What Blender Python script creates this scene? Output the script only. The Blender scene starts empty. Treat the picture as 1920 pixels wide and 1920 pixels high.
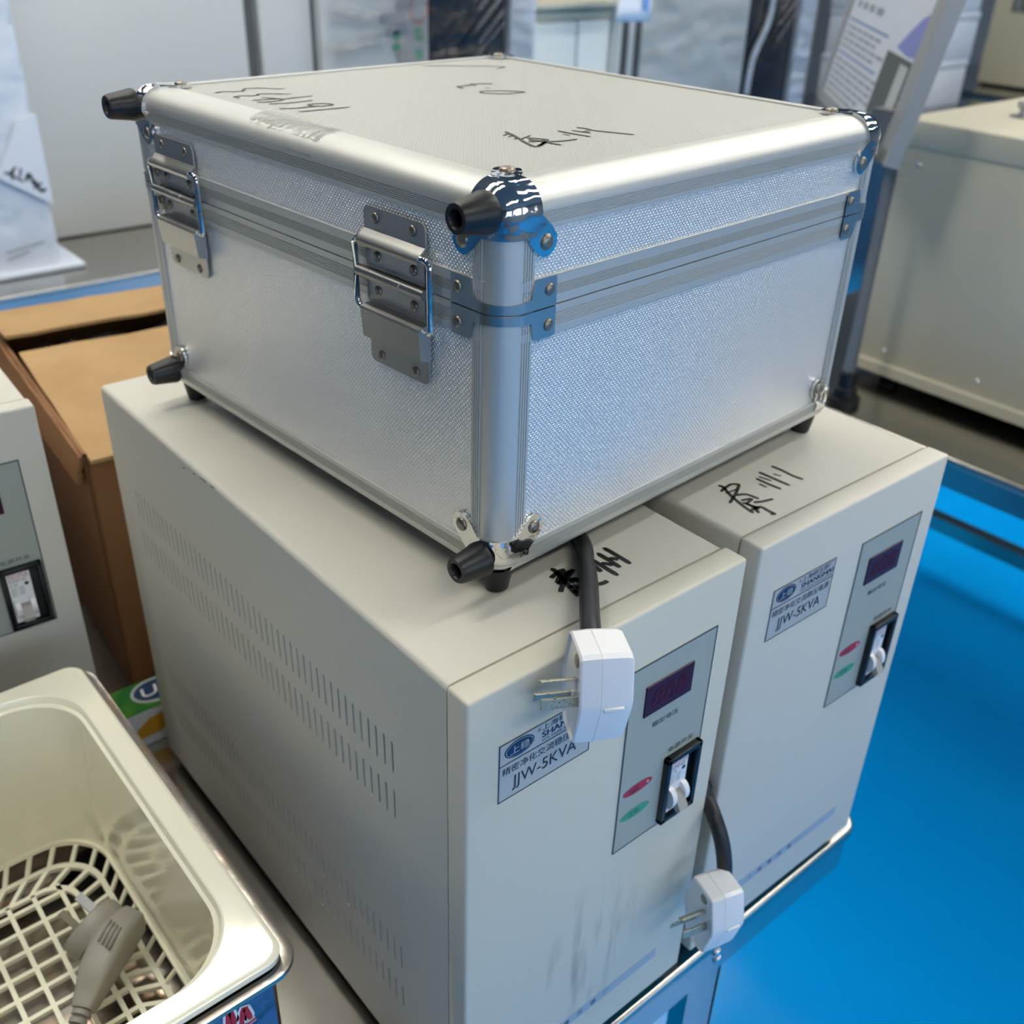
import bpy, bmesh, math, random
from mathutils import Vector, Matrix
random.seed(7)
D = bpy.data
SC = bpy.context.scene
COL = SC.collection
T = 0.815                                    # height of the table frame's zero above the floor
PI = math.pi

# ---------------------------------------------------------------- camera, world, lights, exposure
cd = D.cameras.new('camera'); cam = D.objects.new('camera', cd); COL.objects.link(cam)
cam.location = (-0.242615, -0.311338, 0.748396 + T)
cam.rotation_euler = (1.03492, -0.02725, -0.69509)
cd.sensor_width = 36; cd.lens = 1917.658 / 1920 * 36
cd.clip_start = 0.01; cd.clip_end = 60
cd.dof.use_dof = True; cd.dof.focus_distance = 0.56; cd.dof.aperture_fstop = 9.3
SC.camera = cam
SC.view_settings.view_transform = 'Standard'; SC.view_settings.look = 'None'
SC.view_settings.gamma = 1; SC.view_settings.use_curve_mapping = False
SC.view_settings.exposure = 0.58
SC.cycles.use_denoising = True
SC.cycles.max_bounces = 8; SC.cycles.diffuse_bounces = 4; SC.cycles.glossy_bounces = 5
SC.cycles.transparent_max_bounces = 12
SC.cycles.sample_clamp_indirect = 6
SC.cycles.caustics_reflective = False; SC.cycles.caustics_refractive = False
W = D.worlds.new('daylight'); SC.world = W; W.use_nodes = True
W.node_tree.nodes['Background'].inputs[0].default_value = (0.62, 0.78, 1.0, 1)
W.node_tree.nodes['Background'].inputs[1].default_value = 1.6
def area(name, loc, rot, sx, sy, power, col):
    l = D.lights.new(name, 'AREA'); l.shape = 'RECTANGLE'; l.size = sx; l.size_y = sy; l.energy = power; l.color = col
    o = D.objects.new(name, l); COL.objects.link(o); o.location = loc; o.rotation_euler = rot; return o
for i, wx in enumerate((-2.6, 0.6, 3.8)):    # daylight entering through the three windows of the front wall
    area('window_daylight', (wx, -4.9, 1.9), (PI / 2, 0, 0), 2.5, 1.7, 6, (1.0, 0.98, 0.94))

# ---------------------------------------------------------------- helpers
def lin(c):
    return tuple((x / 12.92 if x <= 0.04045 else ((x + 0.055) / 1.055) ** 2.4) for x in [v / 255 for v in c]) + (1,)
def mat(name, rgb, rough=0.5, metal=0.0, spec=0.5, coat=0.0, bump=None, alpha=None, trans=0.0, emit=None, stain=None):
    m = D.materials.new(name); m.use_nodes = True; nt = m.node_tree; b = nt.nodes['Principled BSDF']
    b.inputs['Base Color'].default_value = lin(rgb); b.inputs['Roughness'].default_value = rough
    b.inputs['Metallic'].default_value = metal; b.inputs['Specular IOR Level'].default_value = spec
    b.inputs['Coat Weight'].default_value = coat; b.inputs['Coat Roughness'].default_value = 0.05
    b.inputs['Transmission Weight'].default_value = trans
    if alpha is not None: b.inputs['Alpha'].default_value = alpha
    if emit: b.inputs['Emission Color'].default_value = lin(emit[0]); b.inputs['Emission Strength'].default_value = emit[1]
    if bump or stain:
        tc = nt.nodes.new('ShaderNodeTexCoord')
    if bump:                                  # (scale, strength, distance) of a noise bump
        n = nt.nodes.new('ShaderNodeTexNoise'); n.inputs['Scale'].default_value = bump[0]; n.inputs['Detail'].default_value = 3
        nt.links.new(tc.outputs['Object'], n.inputs['Vector'])
        bp = nt.nodes.new('ShaderNodeBump'); bp.inputs['Strength'].default_value = bump[1]; bp.inputs['Distance'].default_value = bump[2]
        nt.links.new(n.outputs['Fac'], bp.inputs['Height']); nt.links.new(bp.outputs['Normal'], b.inputs['Normal'])
    if stain:                                 # (rgb, scale, lo, hi) noise patches of another colour
        n = nt.nodes.new('ShaderNodeTexNoise'); n.inputs['Scale'].default_value = stain[1]; n.inputs['Detail'].default_value = 5
        nt.links.new(tc.outputs['Object'], n.inputs['Vector'])
        r = nt.nodes.new('ShaderNodeMapRange'); r.inputs['From Min'].default_value = stain[2]; r.inputs['From Max'].default_value = stain[3]
        nt.links.new(n.outputs['Fac'], r.inputs['Value'])
        mx = nt.nodes.new('ShaderNodeMix'); mx.data_type = 'RGBA'
        mx.inputs[6].default_value = lin(rgb); mx.inputs[7].default_value = lin(stain[0])
        nt.links.new(r.outputs['Result'], mx.inputs[0]); nt.links.new(mx.outputs[2], b.inputs['Base Color'])
    return m
def knurl(name, rgb, top, px, pz, strength, dist):
    """aluminium sheet pressed with a staggered grid of small bumps"""
    m = mat(name, rgb, *((0.5, 0.4) if top else (0.33, 0.66))); nt = m.node_tree; b = nt.nodes['Principled BSDF']
    tc = nt.nodes.new('ShaderNodeTexCoord'); sp = nt.nodes.new('ShaderNodeSeparateXYZ'); nt.links.new(tc.outputs['Object'], sp.inputs[0])
    def M(op, a, c=None):
        n = nt.nodes.new('ShaderNodeMath'); n.operation = op
        for k, v in enumerate((a, c)):
            if v is None: continue
            if isinstance(v, (int, float)): n.inputs[k].default_value = v
            else: nt.links.new(v, n.inputs[k])
        return n.outputs[0]
    s = sp.outputs['X'] if top else M('ADD', sp.outputs['X'], sp.outputs['Y'])
    t = sp.outputs['Y'] if top else sp.outputs['Z']
    h = M('MULTIPLY', M('COSINE', M('MULTIPLY', s, 2 * PI / px)), M('COSINE', M('MULTIPLY', t, 2 * PI / pz)))
    h = M('POWER', M('MAXIMUM', h, 0.0), 1.5)
    bp = nt.nodes.new('ShaderNodeBump'); bp.inputs['Strength'].default_value = strength; bp.inputs['Distance'].default_value = dist
    nt.links.new(h, bp.inputs['Height']); nt.links.new(bp.outputs['Normal'], b.inputs['Normal'])
    return m
def obj(name, bm, mats, parent=None, smooth=False, loc=None, recalc=True):
    me = D.meshes.new(name)
    if recalc: bmesh.ops.recalc_face_normals(bm, faces=bm.faces[:])
    bm.to_mesh(me); bm.free()
    for m in (mats if isinstance(mats, (list, tuple)) else [mats]): me.materials.append(m)
    if smooth:
        for p in me.polygons: p.use_smooth = True
        me.set_sharp_from_angle(angle=math.radians(smooth if smooth is not True else 40))
    o = D.objects.new(name, me); COL.objects.link(o)
    if parent is not None: o.parent = parent
    if loc is not None: o.location = loc
    return o
def tag(o, label, cat, group=None):
    o['label'] = label; o['category'] = cat
    if group: o['group'] = group
    return o
def thing(name, label, cat, loc=(0, 0, 0), rz=0, group=None):
    o = D.objects.new(name, None); COL.objects.link(o); o.empty_display_size = 0.05
    o.location = loc; o.rotation_euler = (0, 0, rz); return tag(o, label, cat, group)
def struct(name, bm, m):
    o = obj(name, bm, m); o['kind'] = 'structure'; return o
def dup_tree(o, parent=None):
    c = o.copy(); COL.objects.link(c)
    if parent is not None: c.parent = parent
    for ch in list(o.children): dup_tree(ch, c)
    return c
def B(): return bmesh.new()
def box(bm, x0, x1, y0, y1, z0, z1, bev=0, mi=0, seg=2):
    r = bmesh.ops.create_cube(bm, size=1)
    for v in r['verts']: v.co = Vector(((x0 + x1) / 2 + v.co.x * (x1 - x0), (y0 + y1) / 2 + v.co.y * (y1 - y0), (z0 + z1) / 2 + v.co.z * (z1 - z0)))
    fs = {f for v in r['verts'] for f in v.link_faces}
    for f in fs: f.material_index = mi
    if bev:
        rr = bmesh.ops.bevel(bm, geom=list({e for f in fs for e in f.edges}), offset=bev, segments=seg, affect='EDGES', profile=0.5)
        for f in rr['faces']: f.material_index = mi
    return bm
def poly(bm, pts, mi=0):
    f = bm.faces.new([bm.verts.new(p) for p in pts]); f.material_index = mi; return f
def prism(bm, pts, d, mi=0):
    """closed prism: 3-D outline pts swept by vector d"""
    a = [bm.verts.new(p) for p in pts]; b = [bm.verts.new(Vector(p) + Vector(d)) for p in pts]; n = len(pts)
    fs = [bm.faces.new(a), bm.faces.new(b[::-1])] + [bm.faces.new((a[i], b[i], b[(i + 1) % n], a[(i + 1) % n])) for i in range(n)]
    for f in fs: f.material_index = mi
    return fs
def frame_axes(d):
    d = Vector(d).normalized(); up = Vector((0, 0, 1)) if abs(d.z) < 0.9 else Vector((1, 0, 0))
    u = d.cross(up).normalized(); return u, u.cross(d).normalized()
def lathe(bm, prof, base, axis, n=24, mi=0, cap=True):
    """prof: list of (radius, distance along axis)"""
    ax = Vector(axis).normalized(); u, w = frame_axes(ax); base = Vector(base); rings = []
    for r, h in prof:
        rings.append([bm.verts.new(base + ax * h + (u * math.cos(2 * PI * k / n) + w * math.sin(2 * PI * k / n)) * r) for k in range(n)])
    for i in range(len(rings) - 1):
        for k in range(n):
            f = bm.faces.new((rings[i][k], rings[i][(k + 1) % n], rings[i + 1][(k + 1) % n], rings[i + 1][k])); f.material_index = mi; f.smooth = True
    if cap:
        for rg in (rings[0], rings[-1]):
            f = bm.faces.new(rg); f.material_index = mi
def smoothpath(pts, n=8):
    P = [Vector(p) for p in pts]; out = []
    for i in range(len(P) - 1):
        a, b, c, d = P[max(i - 1, 0)], P[i], P[i + 1], P[min(i + 2, len(P) - 1)]
        for k in range(n):
            t = k / n
            out.append(0.5 * ((2 * b) + (c - a) * t + (2 * a - 5 * b + 4 * c - d) * t * t + (3 * b - a - 3 * c + d) * t ** 3))
    out.append(P[-1]); return out
def tube(bm, pts, r, n=12, mi=0, closed=False):
    P = [Vector(p) for p in pts]; rings = []; m = len(P); u = None
    for i, p in enumerate(P):
        d = (P[(i + 1) % m] - P[i - 1]) if closed else (P[min(i + 1, m - 1)] - P[max(i - 1, 0)])
        d.normalize()
        if u is None: u, w = frame_axes(d)
        else:
            u = (u - d * u.dot(d)).normalized(); w = d.cross(u).normalized()
        rr = r[i] if isinstance(r, (list, tuple)) else r
        rings.append([bm.verts.new(p + (u * math.cos(2 * PI * k / n) + w * math.sin(2 * PI * k / n)) * rr) for k in range(n)])
    for i in range(m if closed else m - 1):
        a, b = rings[i], rings[(i + 1) % m]
        for k in range(n):
            f = bm.faces.new((a[k], a[(k + 1) % n], b[(k + 1) % n], b[k])); f.material_index = mi; f.smooth = True
    if not closed:
        for rg in (rings[0], rings[-1]): bm.faces.new(rg).material_index = mi
def rrect(x0, x1, y0, y1, r, n=6):
    pts = []
    for cx, cy, a in ((x1 - r, y1 - r, 0), (x0 + r, y1 - r, 90), (x0 + r, y0 + r, 180), (x1 - r, y0 + r, 270)):
        for k in range(n + 1):
            t = math.radians(a + 90 * k / n); pts.append((cx + r * math.cos(t), cy + r * math.sin(t)))
    return pts
def loops(bm, rings, mi=0, closed_ring=True, cap0=False, cap1=False, smooth=True):
    """skin a list of equally long rings of 3-D points"""
    R = [[bm.verts.new(p) for p in ring] for ring in rings]; n = len(R[0])
    for i in range(len(R) - 1):
        for k in range(n if closed_ring else n - 1):
            f = bm.faces.new((R[i][k], R[i][(k + 1) % n], R[i + 1][(k + 1) % n], R[i + 1][k])); f.material_index = mi; f.smooth = smooth
    if cap0: bm.faces.new(R[0]).material_index = mi
    if cap1: bm.faces.new(R[-1]).material_index = mi
def stroke(bm, pts, w, fn, mi=0):
    """an ink ribbon along 2-D points; fn maps (s, t) to 3-D"""
    P = [Vector(p) for p in smoothpath([(p[0], p[1], 0) for p in pts], 5)] if len(pts) > 2 else [Vector((p[0], p[1], 0)) for p in pts]
    n = len(P); L = []
    for i, p in enumerate(P):
        d = P[min(i + 1, n - 1)] - P[max(i - 1, 0)]
        if d.length < 1e-9: d = Vector((1, 0, 0))
        d.normalize(); s = Vector((-d.y, d.x, 0)); ww = w * (0.62 if i in (0, n - 1) else 1) / 2
        L.append((bm.verts.new(fn(*(p + s * ww).xy)), bm.verts.new(fn(*(p - s * ww).xy))))
    for i in range(n - 1):
        f = bm.faces.new((L[i][0], L[i][1], L[i + 1][1], L[i + 1][0])); f.material_index = mi
_txt = {}
def text(bm, s, fn, x, z, h, w=None, mi=0, shear=0.0, align='L'):
    """lettering: glyph meshes of string s placed by fn(x, z); h = cap height, w = total width"""
    if s not in _txt:
        cu = D.curves.new('t', 'FONT'); cu.body = s; cu.resolution_u = 3
        o = D.objects.new('t', cu); COL.objects.link(o); bpy.context.view_layer.update()
        me = D.meshes.new_from_object(o.evaluated_get(bpy.context.evaluated_depsgraph_get()))
        _txt[s] = ([v.co.copy() for v in me.vertices], [tuple(p.vertices) for p in me.polygons])
        D.objects.remove(o); D.curves.remove(cu); D.meshes.remove(me)
    V, F = _txt[s]
    if not V: return
    xs = [v.x for v in V]; ys = [v.y for v in V]; x0, x1, y0, y1 = min(xs), max(xs), min(ys), max(ys)
    sy = h / (y1 - y0); sx = (w / (x1 - x0)) if w else sy
    off = -(x1 - x0) * sx / 2 if align == 'C' else 0
    vs = [bm.verts.new(fn(x + off + (v.x - x0) * sx + shear * (v.y - y0) * sy, z + (v.y - y0) * sy)) for v in V]
    for f in F:
        try: bm.faces.new([vs[i] for i in f]).material_index = mi
        except ValueError: pass

# ---------------------------------------------------------------- materials
M_floor = mat('blue_epoxy', (2, 162, 246), 0.13, 0, 0.5, bump=(5, 0.06, 0.02), stain=((0, 152, 240), 2.0, 0.45, 0.8))
M_wall = mat('wall_paint', (176, 180, 180), 0.7)
M_ceil = mat('ceiling_paint', (132, 135, 136), 0.8)
M_steel = mat('brushed_steel', (196, 192, 184), 0.20, 1.0, bump=(18, 0.05, 0.01))
M_steel_l = mat('bright_steel', (205, 205, 205), 0.22, 1.0)
M_alu = mat('anodised_aluminium', (208, 208, 203), 0.42, 0.6)
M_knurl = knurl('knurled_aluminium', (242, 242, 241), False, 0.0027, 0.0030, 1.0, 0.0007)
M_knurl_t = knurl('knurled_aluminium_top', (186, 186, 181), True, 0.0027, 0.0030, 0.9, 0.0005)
M_chrome = mat('chrome', (222, 222, 222), 0.06, 1.0, bump=(34, 0.30, 0.006))
M_nickel = mat('nickel_plate', (184, 182, 178), 0.36, 1.0, bump=(90, 0.08, 0.001))
M_clamp = mat('clamp_steel', (192, 190, 186), 0.30, 1.0, bump=(70, 0.12, 0.002))
M_rivet = mat('rivet', (150, 142, 130), 0.38, 1.0)
M_rubber = mat('black_rubber', (20, 20, 22), 0.38, 0, 0.5)
M_paint = mat('cream_grey_powder_coat', (214, 210, 198), 0.45, 0, 0.4, bump=(900, 0.12, 0.0004))
M_plate = mat('grey_plate', (168, 174, 166), 0.4, 0, 0.25)
M_label = mat('silver_label', (184, 186, 184), 0.4)
M_ink = mat('marker_ink', (22, 21, 22), 0.5)
M_pencil = mat('ballpoint_ink', (70, 68, 64), 0.6)
M_line = mat('print_black', (40, 52, 64), 0.5)
M_navy = mat('print_navy', (20, 52, 92), 0.5)
M_black = mat('black_plastic', (16, 18, 22), 0.3)
M_dark = mat('cavity_shade', (10, 10, 11), 0.9)
M_white = mat('white_plastic', (238, 238, 240), 0.2, 0, 0.5)
M_lever = mat('grey_lever', (168, 164, 156), 0.35)
M_red = mat('red_print', (178, 40, 66), 0.4)
M_green = mat('green_print', (70, 160, 130), 0.4)
M_disp = mat('display_window', (62, 18, 46), 0.2, 0, 0.25)
M_seg = mat('unlit_segment', (74, 30, 54), 0.5, 0, 0.1)
M_brass = mat('plug_pin', (190, 184, 164), 0.42, 0.8, stain=((80, 72, 58), 900, 0.56, 0.70))
M_cable = mat('cable_rubber', (34, 34, 37), 0.42)
M_cream = mat('cream_plastic', (246, 242, 220), 0.14, 0, 0.5, coat=0.4)
M_bluep = mat('blue_panel', (58, 104, 156), 0.3, stain=((38, 76, 116), 40, 0.5, 0.6))
M_greyplug = mat('grey_plug', (146, 142, 134), 0.45)
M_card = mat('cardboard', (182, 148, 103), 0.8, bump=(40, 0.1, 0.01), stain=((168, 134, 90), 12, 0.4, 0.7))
M_card_sh = mat('cardboard_shade', (138, 98, 64), 0.85, bump=(40, 0.1, 0.01))  # darker copy of cardboard: shade of sides and hanging flap in the colour
M_film_k = mat('black_film', (52, 47, 47), 0.18, bump=(30, 1.0, 0.02))
M_scr = mat('scratch', (226, 222, 210), 0.5)
M_chip = mat('chipped_paint', (70, 68, 64), 0.6)
M_gpack = mat('green_packet', (30, 104, 40), 0.35, stain=((96, 150, 30), 30, 0.5, 0.7))
M_orange = mat('orange_print', (214, 156, 40), 0.4)
M_cab = mat('cabinet_grey', (218, 218, 213), 0.45)
M_cabw = mat('cabinet_white', (226, 232, 230), 0.35)
M_cabf = mat('cabinet_pale', (222, 226, 225), 0.35, bump=(9, 0.25, 0.02))
M_dkg = mat('dark_grey_strip', (86, 88, 86), 0.6)  # dark grey frame strips and poster block; also the painted gap shade
M_beige = mat('beige_coat', (206, 200, 178), 0.4)
M_glassd = mat('dark_glass', (34, 36, 46), 0.08, 0, 0.6)
M_foam = mat('foam_white', (220, 228, 240), 0.5)
M_paper = mat('paper', (236, 238, 244), 0.7)
M_pblue = mat('paper_blue', (120, 160, 224), 0.6)
M_poster = mat('poster_face', (214, 216, 222), 0.3)
M_violet = mat('poster_violet', (128, 132, 196), 0.4)
M_pline = mat('poster_rule', (78, 116, 176), 0.4)
M_ptext = mat('poster_text', (150, 150, 158), 0.5)
M_gtext = mat('sticker_green', (116, 172, 140), 0.5)
M_rtext = mat('sticker_red', (196, 120, 124), 0.5)
M_gray = mat('sticker_grey', (168, 172, 178), 0.5)
def film(name, a, rough, bump, gain=0.8):
    m = D.materials.new(name); m.use_nodes = True; nt = m.node_tree; nt.nodes.remove(nt.nodes['Principled BSDF'])
    o = nt.nodes['Material Output']; t = nt.nodes.new('ShaderNodeBsdfTransparent'); g = nt.nodes.new('ShaderNodeBsdfGlossy'); g.inputs['Roughness'].default_value = rough
    fr = nt.nodes.new('ShaderNodeFresnel'); fr.inputs['IOR'].default_value = 1.5
    mr = nt.nodes.new('ShaderNodeMath'); mr.operation = 'MULTIPLY_ADD'; mr.inputs[1].default_value = gain; mr.inputs[2].default_value = a
    tc = nt.nodes.new('ShaderNodeTexCoord'); mp = nt.nodes.new('ShaderNodeMapping'); mp.inputs['Scale'].default_value = bump[3]; mp.inputs['Rotation'].default_value = (0, 0.7, 0)
    n = nt.nodes.new('ShaderNodeTexNoise'); n.inputs['Scale'].default_value = bump[0]; n.inputs['Detail'].default_value = 4
    bp = nt.nodes.new('ShaderNodeBump'); bp.inputs['Strength'].default_value = bump[1]; bp.inputs['Distance'].default_value = bump[2]
    mx = nt.nodes.new('ShaderNodeMixShader')
    L = nt.links.new
    L(tc.outputs['Object'], mp.inputs[0]); L(mp.outputs[0], n.inputs['Vector']); L(n.outputs['Fac'], bp.inputs['Height'])
    L(bp.outputs[0], g.inputs['Normal']); L(bp.outputs[0], fr.inputs['Normal']); L(fr.outputs[0], mr.inputs[0]); L(mr.outputs[0], mx.inputs[0])
    L(t.outputs[0], mx.inputs[1]); L(g.outputs[0], mx.inputs[2]); L(mx.outputs[0], o.inputs[0]); return m
M_wrap = film('stretch_film', 0.0, 0.2, (7, 1.0, 0.05, (1.0, 1.0, 3.0)))
M_tape = film('clear_tape', 0.015, 0.07, (120, 1.0, 0.004, (1, 1, 1)), 0.75)

# ---------------------------------------------------------------- room
RX0, RX1, RY0, RY1, RH = -6.5, 9.0, -5.0, 7.0, 3.3
struct('floor', box(B(), RX0, RX1, RY0, RY1, -0.1, 0), M_floor)
struct('ceiling', box(B(), RX0, RX1, RY0, RY1, RH, RH + 0.1), M_ceil)
struct('wall_back', box(B(), RX0, RX1, RY1, RY1 + 0.15, 0, RH), M_wall)
struct('wall_left', box(B(), RX0 - 0.15, RX0, RY0, RY1, 0, RH), M_wall)
struct('wall_right', box(B(), RX1, RX1 + 0.15, RY0, RY1, 0, RH), M_wall)
bm = B(); wins = [(-3.9, -1.3), (-0.7, 1.9), (2.5, 5.1)]; x = RX0
for a, b in wins + [(RX1, RX1)]:
    if a > x: box(bm, x, a, RY0 - 0.15, RY0, 0, RH)
    x = b
for a, b in wins:
    box(bm, a, b, RY0 - 0.15, RY0, 0, 1.0); box(bm, a, b, RY0 - 0.15, RY0, 2.8, RH)
struct('wall_front', bm, M_wall)
for i, (a, b) in enumerate(wins):
    bm = B(); y0, y1 = RY0 - 0.1, RY0 - 0.05
    for xx in (a, (a + b) / 2 - 0.025, b - 0.05): box(bm, xx, xx + 0.05, y0, y1, 1.0, 2.8)
    for zz in (1.0, 2.2, 2.75): box(bm, a, b, y0, y1, zz, zz + 0.05)
    struct('window_%d' % (i + 1), bm, M_cabw)
# ceiling strip lamps
M_led = mat('led_tube', (255, 252, 246), 0.5, emit=((255, 250, 237), 11.0))
lab = 'long white ceiling strip lamp above the workshop tables'
proto = None
for ly, lxs in ((-1.7, (-0.3, 3.0, 5.5)), (-0.4, (2.1, 4.4)), (0.62, (-0.45, 2.8)), (1.7, (0.2, 2.8)), (4.4, (0.2, 2.4))):
    for lx in lxs:
        if proto is None:
            proto = thing('ceiling_lamp', lab, 'lamp', (lx, ly, RH), 0, 'ceiling strip lamps')
            obj('lamp_housing', box(B(), -1.0, 1.0, -0.13, 0.13, -0.05, 0, 0.004), M_cabw, proto)
            obj('lamp_tube', box(B(), -0.98, 0.98, -0.11, 0.11, -0.065, -0.05, 0.006), M_led, proto)
        else:
            c = dup_tree(proto); c.location = (lx, ly, RH)

# ---------------------------------------------------------------- steel tables
def steel_table(label, x0, x1, y0, y1, top, legs, apron=0.055, rail=None, legw=0.04, bolts=()):
    """sheet steel table; top in the table frame"""
    t = thing('steel_table', label, 'table', ((x0 + x1) / 2, (y0 + y1) / 2, 0), 0, None)
    ox, oy = (x0 + x1) / 2, (y0 + y1) / 2; z = top + T
    X0, X1, Y0, Y1 = x0 - ox, x1 - ox, y0 - oy, y1 - oy
    bm = B(); R = 0.022
    out = rrect(X0, X1, Y0, Y1, R, 5); inn = rrect(X0 + .004, X1 - .004, Y0 + .004, Y1 - .004, R - .004, 5)
    mk = lambda P, zz: [(p[0], p[1], zz) for p in P]
    q = lambda d: rrect(X0 + d, X1 - d, Y0 + d, Y1 - d, R - d, 5)
    loops(bm, [mk(q(.0045), z), mk(q(.0035), z), mk(q(.0016), z - .0007), mk(q(.0005), z - .0022), mk(q(0), z - .0045), mk(q(0), z - .011), mk(q(.002), z - .0135), mk(q(.004), z - .014)], cap0=True, cap1=True)
    obj('table_top', bm, M_steel, t, smooth=35)
    bm = B(); i = 0.004
    ao = rrect(X0 + i, X1 - i, Y0 + i, Y1 - i, R - .004, 5); ai = rrect(X0 + i + .002, X1 - i - .002, Y0 + i + .002, Y1 - i - .002, R - .006, 5)
    loops(bm, [mk(ao, z - .014), mk(ao, z - apron), mk(ai, z - apron), mk(ai, z - .014)], smooth=False)
    obj('apron', bm, M_steel_l, t)
    for (lx, ly) in legs:
        lx -= ox; ly -= oy; sx = -1 if lx > 0 else 1; sy = 1 if ly < 0 else -1
        bm = B()
        # angle-section leg
        xa, xb = sorted((lx, lx + sx * legw)); ya, yb = sorted((ly, ly + sy * 0.004)); box(bm, xa, xb, ya, yb, 0, z - .014)
        xa, xb = sorted((lx, lx + sx * 0.004)); ya, yb = sorted((ly, ly + sy * legw)); box(bm, xa, xb, ya, yb, 0, z - .014)
        obj('leg', bm, M_steel_l, t)
    if rail:
        for k, (rx0, rx1, ry0, ry1, rz) in enumerate(rail):
            obj('lower_rail', box(B(), rx0 - ox, rx1 - ox, ry0 - oy, ry1 - oy, rz + T - .02, rz + T + .02), M_steel, t)
    for (bx_, by_, bz_, ax) in bolts:
        bm = B(); lathe(bm, [(0.005, 0), (0.005, .002), (.0035, .0035)], (bx_ - ox, by_ - oy, bz_ + T), ax, 12)
        obj('bolt', bm, M_chrome, t)
    return t
TZ = -0.015
steel_table('dark brushed steel table carrying the silver case and the grey voltage regulators', -2.3, 0.492, -0.001, 1.03, TZ,
            [(0.30, 0.006), (-2.28, 0.006), (0.30, 1.02), (-2.28, 1.02)], legw=0.045,
            bolts=[(0.2825, 0.003, -0.040, (0, -1, 0)), (0.2855, 0.003, -0.052, (0, -1, 0)), (0.301, 0.03, -0.045, (1, 0, 0))])
steel_table('steel table at the right under the large beige instrument', 1.284, 2.25, -0.8, 0.96, TZ,
            [(1.33, -0.75), (2.22, -0.75), (1.33, 0.92), (2.22, 0.9)], rail=[(2.18, 2.22, -0.75, 0.9, -0.66)])
steel_table('steel table in the back left under the wrapped white package and tall cabinets', -0.8, 1.325, 2.03, 3.05, TZ,
            [(-0.75, 2.06), (0.44, 2.05), (1.29, 2.06), (1.29, 3.0)], rail=[(0.46, 0.50, 2.1, 3.0, -0.1)])
steel_table('far steel table under the stack of white foam boxes', 3.9, 4.95, 1.55, 2.9, TZ, [(3.95, 1.6), (4.9, 1.6), (3.95, 2.85), (4.9, 2.85)])
steel_table('far steel table at the right edge under the beige carton', 5.2, 6.4, 1.75, 3.1, TZ, [(5.25, 1.8), (6.35, 1.8), (5.25, 3.05), (5.25, 2.4)])

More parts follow.
